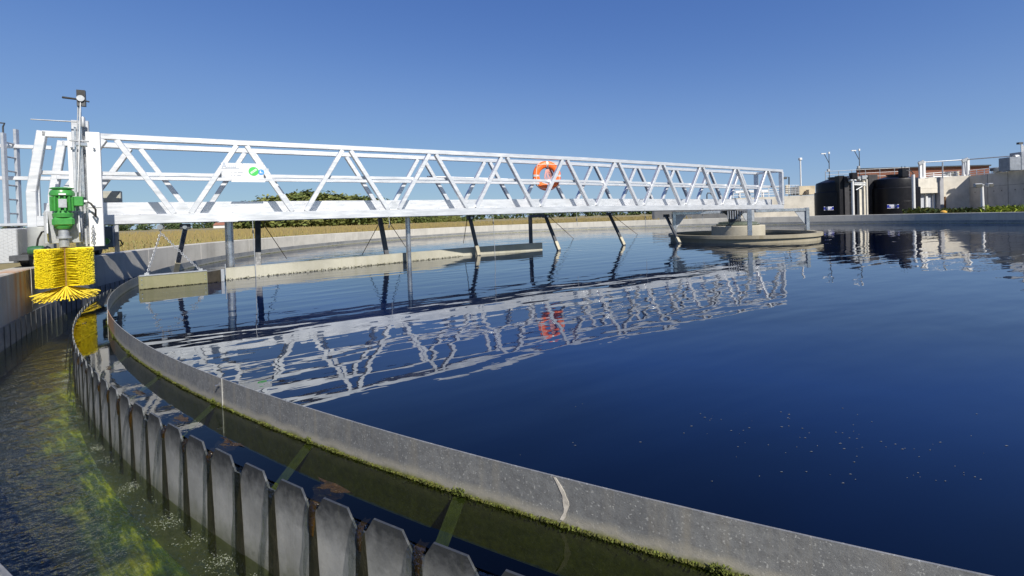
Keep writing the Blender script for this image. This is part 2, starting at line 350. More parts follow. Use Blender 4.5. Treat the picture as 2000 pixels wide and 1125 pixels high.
# ------------------------------------------------------------------ mesh helpers
class MB:
    def __init__(self): self.v = []; self.f = []; self.c = []
    def add(self, vs, fs, colr=None):
        o = len(self.v); self.v.extend(vs)
        for f in fs:
            self.f.append(tuple(i + o for i in f)); self.c.append(colr)
        return self
    def hexa(self, p):                        # 8 points: bottom 0-3, top 4-7
        return self.add(p, [(0, 3, 2, 1), (4, 5, 6, 7), (0, 1, 5, 4), (1, 2, 6, 5), (2, 3, 7, 6), (3, 0, 4, 7)])
    def box(self, c, sx, sy, sz, ax=None, ay=None):
        c = Vector(c); ax = Vector(ax) if ax is not None else Vector((1, 0, 0)); az = Vector((0, 0, 1))
        ax.normalize(); ay = Vector(ay).normalized() if ay is not None else az.cross(ax).normalized(); az = ax.cross(ay)
        X, Y, Z = ax * sx / 2, ay * sy / 2, az * sz / 2
        return self.hexa([c - X - Y - Z, c + X - Y - Z, c + X + Y - Z, c - X + Y - Z, c - X - Y + Z, c + X - Y + Z, c + X + Y + Z, c - X + Y + Z])
    def bar(self, p, q, w, d, side):          # w across `side`, d along p->q x side
        p, q = Vector(p), Vector(q); t = (q - p).normalized(); s = Vector(side); s = (s - t * s.dot(t)).normalized(); u = t.cross(s)
        S, U = s * w / 2, u * d / 2
        return self.hexa([p - S - U, p + S - U, p + S + U, p - S + U, q - S - U, q + S - U, q + S + U, q - S + U])
    def tube(self, pts, r, n=8, caps=True):
        pts = [Vector(p) for p in pts]; rs = r if isinstance(r, (list, tuple)) else [r] * len(pts)
        rings = []; prev = None
        for i, p in enumerate(pts):
            t = (pts[min(i + 1, len(pts) - 1)] - pts[max(i - 1, 0)]).normalized()
            if prev is None:
                a = Vector((0, 0, 1)) if abs(t.z) < 0.9 else Vector((1, 0, 0)); s = t.cross(a).normalized()
            else: s = (prev - t * prev.dot(t)).normalized()
            prev = s; u = t.cross(s)
            rings.append([p + (s * math.cos(2 * math.pi * k / n) + u * math.sin(2 * math.pi * k / n)) * rs[i] for k in range(n)])
        vs = [x for rg in rings for x in rg]; fs = []
        for i in range(len(pts) - 1):
            for k in range(n):
                a, b = i * n + k, i * n + (k + 1) % n; fs.append((a, b, b + n, a + n))
        if caps: fs += [tuple(range(n - 1, -1, -1)), tuple((len(pts) - 1) * n + k for k in range(n))]
        return self.add(vs, fs)
    def lathe(self, prof, c, n=32, axis=None, closed=False):
        c = Vector(c); az = Vector(axis).normalized() if axis is not None else Vector((0, 0, 1))
        a = Vector((1, 0, 0)) if abs(az.x) < 0.9 else Vector((0, 1, 0)); s = az.cross(a).normalized(); u = az.cross(s)
        vs = []; fs = []; m = len(prof)
        for k in range(n):
            d = s * math.cos(2 * math.pi * k / n) + u * math.sin(2 * math.pi * k / n)
            vs += [c + d * r + az * z for r, z in prof]
        for k in range(n):
            k2 = (k + 1) % n
            for i in range(m if closed else m - 1):
                j = (i + 1) % m; fs.append((k * m + i, k2 * m + i, k2 * m + j, k * m + j))
        if not closed:
            if prof[0][0] > 1e-6: fs.append(tuple(k * m for k in range(n)))
            if prof[-1][0] > 1e-6: fs.append(tuple(k * m + m - 1 for k in range(n)))
        return self.add(vs, fs)
    def arc(self, prof, a0, a1, n, rf=None):  # closed (r,z) profile swept about the tank centre
        m = len(prof); vs = []; fs = []; full = abs((a1 - a0) - 2 * math.pi) < 1e-6
        cnt = n if full else n + 1
        for k in range(cnt):
            a = a0 + (a1 - a0) * k / n; dr = rf(a) if rf else 0
            vs += [PC(a, r + dr, z) for r, z in prof]
        for k in range(n):
            k2 = (k + 1) % cnt
            for i in range(m):
                j = (i + 1) % m; fs.append((k * m + i, k2 * m + i, k2 * m + j, k * m + j))
        if not full: fs += [tuple(range(m)), tuple((cnt - 1) * m + i for i in range(m - 1, -1, -1))]
        return self.add(vs, fs)
    def prism(self, poly, d):                 # planar polygon extruded along d
        poly = [Vector(p) for p in poly]; d = Vector(d); m = len(poly)
        return self.add(poly + [p + d for p in poly], [tuple(range(m - 1, -1, -1)), tuple(range(m, 2 * m))] + [(i, (i + 1) % m, (i + 1) % m + m, i + m) for i in range(m)])
    def build(self, name, mat, parent=None, smooth=False, bevel=0.0, kind=None, label=None, cat=None, group=None, recalc=True, autosmooth=None):
        me = bpy.data.meshes.new(name); 
        org = Vector(parent.get('_o', (0, 0, 0))) if parent is not None else Vector((0, 0, 0))
        me.from_pydata([tuple(v - org) for v in map(Vector, self.v)], [], self.f)
        if any(c is not None for c in self.c):
            at_ = me.color_attributes.new('col', 'FLOAT_COLOR', 'CORNER'); i = 0
            buf = []
            for pl, c in zip(me.polygons, self.c):
                buf += list((c or (0.1, 0.1, 0.1)) + (1.0,)) * pl.loop_total
            at_.data.foreach_set('color', buf)
        if recalc == 'up':
            bm = bmesh.new(); bm.from_mesh(me)
            for f in bm.faces:
                f.normal_update()
                if f.normal.z < 0: f.normal_flip()
            bm.to_mesh(me); bm.free()
        elif recalc:
            bm = bmesh.new(); bm.from_mesh(me); bmesh.ops.recalc_face_normals(bm, faces=bm.faces); bm.to_mesh(me); bm.free()
        if smooth:
            me.polygons.foreach_set('use_smooth', [True] * len(me.polygons))
            me.set_sharp_from_angle(angle=R(autosmooth or 35))
        me.materials.append(mat)
        o = bpy.data.objects.new(name, me); col.objects.link(o)
        if parent is not None: o.parent = parent; o['_o'] = tuple(org)
        if bevel:
            b = o.modifiers.new('edge', 'BEVEL'); b.width = bevel; b.segments = 1; b.limit_method = 'ANGLE'
        if kind: o['kind'] = kind
        if label: o['label'] = label
        if cat: o['category'] = cat
        if group: o['group'] = group
        return o
def thing(name, loc, label, cat, group=None):
    o = bpy.data.objects.new(name, None); col.objects.link(o); o.location = loc; o.empty_display_size = 0.2
    o['label'] = label; o['category'] = cat; o['_o'] = tuple(loc)
    if group: o['group'] = group
    return o
def copy_tree(root, loc, label, group=None, scale=None, rotz=0):
    r = root.copy(); col.objects.link(r); r.location = loc; r['label'] = label
    if group: r['group'] = group
    if scale: r.scale = scale
    r.rotation_euler = (0, 0, rotz)
    for ch in list(root.children):
        c = ch.copy(); col.objects.link(c); c.parent = r
        for g in list(ch.children):
            d = g.copy(); col.objects.link(d); d.parent = c
    return r
EV, NV, ZV = Vector((EX, EY, 0)), Vector((NX, NY, 0)), Vector((0, 0, 1))

# ================================================================== SETTING
# ground: an annulus round the tank, lower on the field beyond
def sstep(x): x = max(0, min(1, x)); return x * x * (3 - 2 * x)
def wall_dr(a):
    d = math.degrees(a)
    while d > 180: d -= 360
    while d < -180: d += 360
    if -145 < d < -60: return 0.174 * min(sstep((d + 145) / 13), sstep((-60 - d) / 15))
    return 0.0
mb = MB(); rs = [17.95, 18.8, 20.2, 23, 30, 45, 80, 150, 300, 700, 1500, 4000]; zs = [-0.6, -0.75, -1.5, -1.6] + [-1.6] * 8
n = 160; vs = []; fs = []
for k in range(n):
    a = 2 * math.pi * k / n
    vs += [PC(a, r, z) for r, z in zip(rs, zs)]
m = len(rs)
for k in range(n):
    for i in range(m - 1): fs.append((k * m + i, ((k + 1) % n) * m + i, ((k + 1) % n) * m + i + 1, k * m + i + 1))
mb.add(vs, fs); mb.build('ground', GROUND, kind='structure', recalc='up')

# tank wall ring
RWALL = 17.41
mb = MB(); mb.arc([(RWALL, -1.0), (RWALL, 0.5), (RWALL + 0.3, 0.5), (RWALL + 0.3, -1.0)], 0, 2 * math.pi, 360, wall_dr)
wall_t = thing('tank_wall', PC(R(-160), RWALL + .15, -1.0), 'grey concrete parapet wall curving round the whole clarifier tank', 'wall')
mb.build('wall_ring', CONC, wall_t, bevel=0.015)
# steel lining low on the channel side, in panels
mb = MB(); mb.arc([(RWALL - 0.012, -0.9), (RWALL - 0.012, -0.10), (RWALL - 0.002, -0.10), (RWALL - 0.002, -0.9)], R(-235), R(-105), 300, wall_dr)
LIN = mat_plain('lining_grey', (0.22, 0.235, 0.25), 0.6, 0.2, 0.25, 8)
mb.build('lining', LIN, wall_t)
mb = MB()
a = -235.0
while a < -105:
    dr = wall_dr(R(a))
    mb.arc([(RWALL - 0.020 + dr, -0.9), (RWALL - 0.020 + dr, -0.105), (RWALL - 0.0125 + dr, -0.105), (RWALL - 0.0125 + dr, -0.9)], R(a), R(a + 0.035), 1)
    a += 0.75
mb.build('lining_seams', DARKSTEEL, wall_t)
mb = MB()                                     # casting joints in the wall
for a in range(-237, 100, 9):
    dr = wall_dr(R(a))
    mb.arc([(RWALL - 0.004 + dr, -0.08), (RWALL - 0.004 + dr, 0.495), (RWALL + 0.001 + dr, 0.495), (RWALL + 0.001 + dr, -0.08)], R(a), R(a + 0.05), 1)
mb.build('casting_joint', mat_plain('pale_joint', (0.55, 0.53, 0.49), 0.9, 0, 0.2, 8), wall_t)

# water surfaces and channel
RB, RWEIR = 16.443, 16.72
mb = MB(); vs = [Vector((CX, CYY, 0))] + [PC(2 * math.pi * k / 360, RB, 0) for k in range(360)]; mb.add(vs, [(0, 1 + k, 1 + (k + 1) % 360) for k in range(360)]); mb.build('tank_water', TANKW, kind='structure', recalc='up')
def ring_sheet(name, r0, r1, z, mat, rf=False, n=360):
    mb = MB(); vs = []; fs = []
    for k in range(n):
        a = 2 * math.pi * k / n; vs += [PC(a, r0, z), PC(a, (r0 + r1) / 2, z), PC(a, r1 + (wall_dr(a) if rf else 0), z)]
    for k in range(n):
        k2 = (k + 1) % n
        for i in (0, 1): fs.append((k * 3 + i, k * 3 + i + 1, k2 * 3 + i + 1, k2 * 3 + i))
    mb.add(vs, fs); return mb.build(name, mat, kind='structure', recalc='up')
ring_sheet('overflow_water', RB + 0.008, RWEIR - 0.0005, -0.004, GAPW)
ring_sheet('channel_water', RWEIR + 0.006, RWALL + 0.05, -0.37, LAUNW, True)
ring_sheet('channel_floor', RWEIR - 0.05, RWALL + 0.1, -0.66, FLOORM, True)
ring_sheet('overflow_floor', RB - 2.0, RWEIR - 0.008, -0.50, mat_plain('dark_sludge', (.004, .005, .009), .8, 0, .3, 6))

# scum baffle ring
baf = thing('scum_baffle', PC(R(-118), RB, 0), 'long curved grey steel baffle plate standing out of the water with a mossy waterline', 'baffle plate')
mb = MB(); mb.arc([(RB, -0.17), (RB, 0.155), (RB + 0.006, 0.155), (RB + 0.006, -0.17)], 0, 2 * math.pi, 720); mb.build('plate', BAFFLE, baf, smooth=True)
mb = MB(); mb2 = MB()
rnd = random.Random(3)
a = -141.0
while a < -108:
    thick = 0.35 + 0.65 * (0.5 + 0.5 * math.sin(a * 5.1) * math.sin(a * 1.7 + 1))
    dens = 3 if a > -133 else 1
    for _ in range(dens):
        aa = R(a + rnd.uniform(-0.03, 0.03)); z = 0.004 - abs(rnd.gauss(0, 0.012)) + 0.008 * thick
        L = rnd.uniform(0.004, 0.011) * (0.6 + thick * .6); w = rnd.uniform(0.0015, 0.004)
        c = PC(aa, RB + 0.006, z); out = Vector((math.cos(aa), math.sin(aa), 0)); tg = Vector((-out.y, out.x, 0))
        d = (out * rnd.uniform(0.5, 1.1) + tg * rnd.uniform(-0.7, 0.7) - ZV * rnd.uniform(0.0, 0.9)).normalized()
        s = d.cross(out + ZV * 0.3).normalized()
        (mb if rnd.random() < 0.75 else mb2).add([c - s * w, c + s * w, c + d * L * 0.6 + s * w * 0.9, c + d * L, c + d * L * 0.6 - s * w * 0.9], [(0, 1, 2, 3, 4)])
    a += 0.012
mb.build('moss', MOSS, baf, kind='stuff', recalc=False); mb2.build('moss', MOSSB, baf, kind='stuff', recalc=False)
for a in (-137.56, -125.16):                  # joints between plates
    mb = MB(); mb.arc([(RB + 0.0065, -0.15), (RB + 0.0065, 0.158), (RB + 0.011, 0.158), (RB + 0.011, -0.15)], R(a - 0.010), R(a + 0.010), 1); mb.build('joint_strip', mat_plain('joint_grey', (0.40, 0.40, 0.38), 0.5, .3, .2, 30), baf)
    mb = MB(); c = PC(R(a - 0.12), RB + 0.006, 0.115); ax = PC(R(a - 0.12), 1, 0) - PC(R(a - .12), 0, 0)
    mb.lathe([(0.011, 0), (0.011, 0.006), (0.005, 0.006), (0.005, 0.022), (0, 0.022)], c, 6, axis=ax); mb.build('bolt', STEEL, baf)
# white paint run on the plate
mb = MB(); pts = []
for i in range(11):
    t = i / 10; pts.append((-118.01 + 0.13 * math.sin(t * 2.6) , 0.152 - 0.135 * t, 0.055 * (0.6 + 0.5 * math.sin(i * 2.3) ** 2) * (1.3 if 2 < i < 8 else 0.8)))
vs = []; fs = []
for a, z, w in pts: vs += [PC(R(a - w / 2), RB + 0.0075, z), PC(R(a + w / 2), RB + 0.0075, z), PC(R(a + w / 2), RB + 0.0061, z), PC(R(a - w / 2), RB + 0.0061, z)]
for i in range(10):
    for k in range(4): fs.append((i * 4 + k, i * 4 + (k + 1) % 4, i * 4 + 4 + (k + 1) % 4, i * 4 + 4 + k))
mb.add(vs, fs); mb.build('paint_run', mat_plain('dried_white_run', (0.52, 0.48, 0.41), 0.8, 0, 0.25, 50), baf)
# brackets from the baffle to the weir, under water
for a in (-137.9, -134.8, -131.8, -128.7, -125.56, -122.34, -119.34, -116.3, -113.2):
    mb = MB(); p = PC(R(a), RB + 0.004, -0.012); q = PC(R(a + 0.15), RWEIR - 0.01, -0.16)
    t = Vector((-math.sin(R(a)), math.cos(R(a)), 0))
    mb.bar(p, q, 0.05, 0.006, t); mb.build('bracket', MOSSB, baf)
    mb = MB(); rr = random.Random(int(-a * 10))
    for _ in range(60):
        c = PC(R(a) + rr.uniform(-.0016, .0016), RB + 0.008 + rr.uniform(0, .012), rr.uniform(-.004, .022)); d = Vector((rr.uniform(-1, 1), rr.uniform(-1, 1), rr.uniform(0, 1))).normalized() * 0.012
        s = d.cross(ZV).normalized() * 0.003
        mb.add([c - s, c + s, c + d], [(0, 1, 2)])
    mb.build('moss_tuft', MOSSB, baf, recalc=False)

# V-notch weir ring
weir = thing('overflow_weir', PC(R(-118.78), RWEIR, -0.4), 'notched steel overflow weir of flat-topped teeth dripping into the channel', 'weir')
PITCH_A = 360 / 420
mb = MB()
zt, zn, zb_ = 0.022, -0.036, -0.72
for k in range(420):
    a = -118.78 + k * PITCH_A
    hw, hs, hp = PITCH_A * 0.25, PITCH_A * 0.41, PITCH_A * 0.5
    up = [(-hp, zn), (-hs, zn), (-hw, zt), (hw, zt), (hs, zn), (hp, zn)]
    vs = []
    for r in (RWEIR - 0.003, RWEIR + 0.005):
        vs += [PC(R(a + da), r, z) for da, z in up] + [PC(R(a + da), r, zb_) for da, z in up]
    fs = []
    for i in range(5):
        fs += [(i, i + 1, i + 7, i + 6), (12 + i, 12 + i + 6, 12 + i + 7, 12 + i + 1), (i, 12 + i, 12 + i + 1, i + 1)]
    mb.add(vs, fs)
mb.build('plate', WEIR, weir)
mb = MB(); mb.arc([(RWEIR - 0.35, -1.2), (RWEIR - 0.35, -0.70), (RWEIR - 0.006, -0.70), (RWEIR - 0.006, -1.2)], 0, 2 * math.pi, 300); mb.build('weir_ledge', CONC, weir)
rw = random.Random(11)
RF = RWEIR + 0.005
falls = MB(); foam = MB()
def blob(mbx, c, r, rz, seg=6):
    vs = [c + ZV * rz]; fs = []
    for j, (zz, rr) in enumerate(((0.7, 0.7), (0.0, 1.0))):
        for k in range(seg):
            an = 2 * math.pi * k / seg; vs.append(c + Vector((math.cos(an) * r * rr, math.sin(an) * r * rr, rz * zz)))
    for k in range(seg):
        k2 = (k + 1) % seg; fs += [(0, 1 + k, 1 + k2), (1 + k, 1 + seg + k, 1 + seg + k2, 1 + k2)]
    mbx.add(vs, fs)
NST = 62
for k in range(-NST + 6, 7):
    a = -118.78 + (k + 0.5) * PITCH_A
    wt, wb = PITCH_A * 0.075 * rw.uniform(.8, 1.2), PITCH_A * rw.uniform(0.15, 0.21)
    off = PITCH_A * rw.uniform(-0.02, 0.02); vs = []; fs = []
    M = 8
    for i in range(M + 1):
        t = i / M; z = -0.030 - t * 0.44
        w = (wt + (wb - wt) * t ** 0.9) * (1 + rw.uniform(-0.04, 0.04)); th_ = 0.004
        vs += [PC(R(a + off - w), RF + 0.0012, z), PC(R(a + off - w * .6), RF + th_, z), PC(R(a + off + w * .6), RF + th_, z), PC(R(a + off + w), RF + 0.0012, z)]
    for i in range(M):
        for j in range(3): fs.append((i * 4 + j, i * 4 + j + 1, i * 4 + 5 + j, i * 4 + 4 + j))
    mb = MB(); mb.add(vs, fs); mb.build('dark_streak', STREAK, weir, smooth=True)  # thin dark wedge below the notch, wider towards the bottom
    # slime lip hanging in the notch
    if rw.random() < 0.7:
        big = rw.random() < 0.35; mb = MB(); vs = []; fs = []
        w0 = PITCH_A * rw.uniform(0.05, 0.085); LL = rw.uniform(0.03, 0.08) * (1.6 if big else 1.0); M = 7
        for i in range(M + 1):
            t = i / M
            if t < 0.3: rr = RWEIR - 0.03 + t / 0.3 * 0.035; z = -0.012 - t * 0.03
            else: rr = RF + 0.001 + 0.004 * math.sin((t - 0.3) / 0.7 * math.pi) * (1.3 if big else .7); z = -0.021 - (t - 0.3) / 0.7 * LL
            w = w0 * (1 - 0.55 * max(0, t - 0.35)) * rw.uniform(.85, 1.15)
            vs += [PC(R(a - w), rr - 0.004, z), PC(R(a - w * .4), rr + .006, z), PC(R(a + w * .4), rr + .006, z), PC(R(a + w), rr - 0.004, z)]
        for i in range(M):
            for j in range(3): fs.append((i * 4 + j, i * 4 + j + 1, i * 4 + 5 + j, i * 4 + 4 + j))
        mb.add(vs, fs); mb.build('slime', STREAKB, weir, smooth=True)
    # thin curved sheet of falling water
    M = 14; vs = []; fs = []; reach = rw.uniform(0.025, 0.06)
    for i in range(M + 1):
        t = i / M; x = reach * math.sqrt(t) * 1.15; z = -0.006 - 0.366 * t ** 1.0
        rr = RWEIR - 0.012 + x + 0.012
        w = PITCH_A * (0.16 - 0.10 * min(1, t * 2.2) + 0.02 * math.sin(t * 9 + k)) * rw.uniform(.9, 1.1)
        for q in (-1, -0.4, 0.3, 1): vs.append(PC(R(a + q * w + PITCH_A * .01 * math.sin(t * 14 + k * 1.3)), rr + 0.006 * (1 - q * q) + rw.uniform(-.0012, .0012), z))
    for i in range(M):
        for j in range(3): fs.append((i * 4 + j, i * 4 + j + 1, i * 4 + 5 + j, i * 4 + 4 + j))
    falls.add(vs, fs)
    # foam bubbles where it lands, drifting off along the channel
    if rw.random() < 0.75:
        for _ in range(rw.choice((30, 90, 220))):
            da = rw.gauss(-0.1, 0.16) * PITCH_A; rr = RWEIR + 0.04 + abs(rw.gauss(0.0, 0.05)); rad = rw.choice((.0012, .0015, .002, .002, .003))
            blob(foam, PC(R(a + da), rr, -0.371), rad, rad * 0.7, 5)
for _ in range(420):                         # loose strings of bubbles
    a0 = rw.uniform(-134, -116); r0 = RWEIR + rw.uniform(0.05, 0.55)
    rad = rw.choice((.0012, .0015, .002))
    blob(foam, PC(R(a0), r0 + .03 * math.sin(a0 * 9), -0.371), rad, rad * .6, 5)
for k in (-30, -24, -14, -11, -8, -6, -3):    # weed caught at some notches
    a = -118.78 + (k + 0.5) * PITCH_A; mb = MB()
    vs = []; fs = []; M = 9                     # one ragged mat fanning out behind the notch
    for i in range(M + 1):
        t = i / M; w = PITCH_A * (0.06 + 0.30 * t ** .8) * rw.uniform(.75, 1.2); sh = PITCH_A * .12 * t * math.sin(k)
        for q in (-1, -.5, 0, .5, 1): vs.append(PC(R(a + sh + q * w), RWEIR + 0.002 - 0.10 * t * rw.uniform(.88, 1.1), -0.014 * (1 - t) + rw.uniform(-.0035, .0045) + (-.004 if abs(q) == 1 else 0)))
    for i in range(M):
        for q in range(4): fs.append((i * 5 + q, i * 5 + q + 1, i * 5 + 6 + q, i * 5 + 5 + q))
    mb.add(vs, fs)
    mb.build('caught_weed', STREAKB, weir, recalc=False)
falls.build('falling_water', FALLW, kind='structure', smooth=True, recalc=False)
foam.build('foam', FOAM, kind='stuff', recalc=False, label='patches of white bubbles where the weir spills into the channel')
# scum flecks on the tank water
mb = MB(); rf_ = random.Random(5)
def fleck(c, r):
    seg = 6; an0 = rf_.uniform(0, 6); st = rf_.uniform(1, 3)
    vs = [c + ZV * 0.0035]
    for k in range(seg):
        an = an0 + 2 * math.pi * k / seg; q = r * rf_.uniform(.5, 1.2); x, y = math.cos(an) * q * st, math.sin(an) * q
        vs.append(Vector((c.x + x, c.y + y, 0.0015)))
    mb.add(vs, [(0, 1 + k, 1 + (k + 1) % seg) for k in range(seg)])
for _ in range(16):
    x, y = rf_.uniform(1000, 1950), rf_.uniform(790, 960)
    if y > 850 + (x - 800) * 0.22: continue
    c = onz(x, y, 0.0)
    for _ in range(rf_.choice((1, 1, 2, 5))): fleck(c + Vector((rf_.gauss(0, .03), rf_.gauss(0, .03), 0)), rf_.uniform(.001, .004))
for _ in range(55):
    x, y = rf_.gauss(1650, 170), rf_.gauss(860, 28)
    if y > 850 + (x - 800) * 0.22 or y < 780: continue
    fleck(onz(x, y, 0.0), rf_.uniform(.0008, .0032))
mb.build('scum_flecks', FLECK, kind='stuff', recalc=False, label='scattered pale scum flecks floating on the dark water')

# ================================================================== BRIDGE
ON, OF = 0.369, -0.561
SPL = -7.0                                  # the trusses are spliced here
def dz(s): return -0.08 * max(0.0, s - SPL) / 8.9
br = thing('scraper_bridge', B(-8, 0, 1.0), 'long white aluminium truss walkway bridge spanning over the water', 'bridge')
def bar(name, p, q, w, d, side, mat=ALU, parent=br, bevel=0.006):
    return MB().bar(p, q, w * K, d * K, side).build(name, mat, parent, bevel=bevel)
S_L, S_R = -17.29, 1.88
# chords and rails
for o in (ON, OF):
    oi = o - 0.075 if o == ON else o + 0.075
    for a_, b_ in ((S_L, SPL), (SPL, S_R + 0.05)):
        bar('top_rail', B(a_, o, 2.435 + dz(a_)), B(b_, o, 2.435 + dz(b_)), 0.10, 0.088, NV)
        a2 = -17.45 if a_ == S_L else a_
        bar('bottom_chord', B(a2, o, 1.158 + dz(a2)), B(b_, o, 1.158 + dz(b_)), 0.09, 0.15, NV)
        a2 = -17.36 if a_ == S_L else a_; b2 = min(b_, S_R - .05)
        bar('mid_rail', B(a2, oi, 1.875 + dz(a2)), B(b2, oi, 1.875 + dz(b2)), 0.045, 0.062, NV)
mb = MB(); mb.bar(B(-17.4, ON - .36, 1.325), B(SPL, ON - .36, 1.325), 0.02, 0.25, NV); mb.bar(B(SPL, ON - .36, 1.325), B(S_R, ON - .36, 1.325 + dz(S_R)), 0.02, 0.25, NV); mb.build('kick_plate', ALU, br, bevel=0.003)
mb = MB()
for j in range(9):
    for a_, b_ in ((-17.4, SPL), (SPL, S_R)): mb.bar(B(a_, OF + 0.10 + j * 0.09, 1.185 + dz(a_)), B(b_, OF + 0.10 + j * 0.09, 1.185 + dz(b_)), 0.083, 0.03, NV)
mb.build('deck', ALU2, br)
T0, TL = -16.524, 1.7536
for i in range(11):
    s = T0 + TL * i
    for o in (ON, OF):
        s_ = s if o == ON else T0 + 0.17 + (TL - 0.031) * i
        for sg in (-1, 1):
            sb = s_ + sg * (TL / 2 - 0.11)
            if sb > S_R: sb = S_R - 0.12
            bar('diagonal', B(s_ + sg * 0.075, o, 2.391 + dz(s_)), B(sb, o, 1.233 + dz(sb)), 0.095, 0.078, NV)
    # underside cross member at the lower node
    sb = s + TL / 2
    if sb < S_R: bar('cross_member', B(sb, OF + 0.045, 1.12 + dz(sb)), B(sb, ON - 0.045, 1.12 + dz(sb)), 0.06, 0.08, EV, ALU2)
    # gusset tab on the near node
    if sb < S_R + .3: MB().prism([B(sb - 0.15, ON + 0.01, 1.233 + dz(sb)), B(sb + 0.15, ON + 0.01, 1.233 + dz(sb)), B(sb + 0.04, ON + 0.01, 1.40 + dz(sb)), B(sb - 0.04, ON + 0.01, 1.40 + dz(sb))], NV * -0.012).build('gusset', ALU, br)
for o in (ON, OF): bar('end_post', B(S_R, o, 1.233 + dz(S_R)), B(S_R, o, 2.391 + dz(S_R)), 0.13, 0.10, NV)
bar('end_rail', B(S_R, OF + 0.066, 2.43 + dz(S_R)), B(S_R, ON - 0.066, 2.43 + dz(S_R)), 0.09, 0.08, EV)
# bent end frames at the wall
for o, zt_ in ((ON, 0.0), (OF, 0.0)):
    MB().bar(B(-17.29, o, 2.475), B(-17.43, o, 1.58), 0.11, 0.12, NV).build('end_frame', ALU, br, bevel=0.008)
    MB().bar(B(-17.43, o, 1.60), B(-17.43, o, 1.02), 0.11, 0.12, NV).build('end_frame', ALU, br, bevel=0.008)
# end handrails beyond the frame, and the mid rail strut on the far side
for z in (2.36, 1.86): bar('landing_rail', B(-18.6, OF, z), B(-17.42, OF, z), 0.05, 0.06, NV)
bar('landing_rail', B(-18.6, ON - 0.1, 2.36), B(-18.6, OF, 2.36), 0.05, 0.06, EV)
MB().box(B(-18.05, (ON + OF) / 2, 1.12), 1.3, 1.05, 0.04, EV).build('landing_deck', ALU2, br)
bar('landing_post', B(-17.62, OF - 0.02, 1.05), B(-17.62, OF - 0.02, 2.33), 0.06, 0.07, NV)
# sampling stand-off arm across the truss (thin rail seen mid-span)
MB().tube([B(-11.0, OF - 0.12, 2.02), B(-8.6, OF - 0.12, 1.99)], 0.018, 8).build('side_rail', ALU, br)
for s in (-10.8, -8.8): MB().tube([B(s, OF - 0.12, 2.0), B(s, OF, 1.98)], 0.014, 6).build('rail_bracket', ALU2, br)
# deck edge bolts
for i in range(28):
    s = -16.2 + i * 0.42
    MB().lathe([(0.012, 0), (0.012, 0.008), (0, 0.008)], B(s, ON + 0.01, 1.2335 + dz(s)), 6).build('bolt', STEEL, br)
# posts that carry the scum board
def tubepost(p, q, r, mat=STEEL): return MB().tube([p, q], r, 16).build('support_post', mat, br, smooth=True)
P1 = onz(451, 543, 0.0); tubepost((P1.x, P1.y, -0.4), (P1.x, P1.y, B(-15, 0, 1.08).z), 0.072)
MB().box((P1.x, P1.y, B(-15, 0, 1.079).z), 0.30, 1.0, 0.012, EV).build('post_plate', ALU, br)
P7 = onz(799, 513, 0.0); tubepost((P7.x, P7.y, -0.4), (P7.x, P7.y, B(-11.6, 0, 1.07).z), 0.058)
def legbar(p, q, w=0.085, d=0.085): return MB().bar(p, q, w, d, EV).build('support_post', DARKSTEEL, br, bevel=0.006)
Q_ = onz(504, 516, 0.2); legbar(B(-14.53, OF, 1.075), (Q_.x, Q_.y, 0.05), 0.11, 0.09)
Q_ = onz(757, 497, 0.2); legbar(B(-12.17, OF, 1.075), (Q_.x, Q_.y, 0.05), 0.10, 0.09)
P8 = onz(1037, 474, 0.2); 
MB().bar((P8.x, P8.y, 0.1), (P8.x, P8.y, 1.03), 0.09, 0.09, EV).build('support_post', DARKSTEEL, br, bevel=0.006)
MB().bar((P8.x, P8.y, 1.02), B(-7.75, OF + 0.02, 1.02), 0.08, 0.08, ZV).build('support_arm', DARKSTEEL, br)

# ladder at the wall end
lad = thing('ladder', B(-17.9, -0.25, 0.5), 'aluminium ladder with round rungs standing at the left end of the bridge', 'ladder')
L1, L2 = at(8, 300, 7.85), at(33, 300, 8.15)
for L, zt_ in ((L1, 2.68), (L2, 2.80)): MB().bar((L.x, L.y, 0.55), (L.x, L.y, zt_), 0.085, 0.04, L2 - L1).build('side_rail', ALU2, lad, bevel=0.004)
for i in range(8):
    z = 0.85 + i * 0.24
    MB().tube([(L1.x, L1.y, z), (L2.x, L2.y, z)], 0.014, 8).build('rung', GALV, lad, smooth=True)
up = at(17, 270, 7.2)
MB().tube([(L1.x, L1.y, 2.68), (L1.x, L1.y, 2.78), (L1.x + .03, L1.y, 2.84), (L1.x - .12, L1.y, 2.86), (L1.x - 0.2, L1.y, 2.76)], 0.012, 8).build('hand_loop', DARKSTEEL, lad, smooth=True)

# end carriage riding on the wall
car = thing('end_carriage', B(-17.5, 0.1, 0.5), 'wheeled drive carriage with checker plate box at the left end of the bridge', 'carriage')
cp = at(-22, 478, 6.75)
MB().box((cp.x, cp.y, 0.815), 0.72, 0.45, 0.50, EV).build('checker_box', CHECK, car, bevel=0.01)
WA0, WA1 = R(-147.6), R(-159.2)
MB().arc([(RWALL + 0.06, 0.60), (RWALL + 0.06, 0.68), (RWALL + 0.26, 0.68), (RWALL + 0.26, 0.60)], WA1, WA0, 12).build('base_beam', DARKSTEEL, car, bevel=0.006)
for a in (R(-148.6), R(-158.4)):
    d = Vector((math.cos(a), math.sin(a), 0))
    MB().lathe([(0.0, -0.05), (0.09, -0.05), (0.10, -0.04), (0.10, 0.04), (0.09, 0.05), (0.0, 0.05)], PC(a, RWALL + 0.16, 0.602), 24, axis=d).build('wheel', RUBBER, car, smooth=True)
dp = at(82, 465, 7.0)
MB().lathe([(0, 0.62), (0.15, 0.62), (0.155, 0.66), (0.155, 1.06), (0.15, 1.08), (0, 1.08)], (dp.x, dp.y, 0), 28).build('grey_drum', DRUMG, car, smooth=True)
pp = at(72, 478, 6.72)
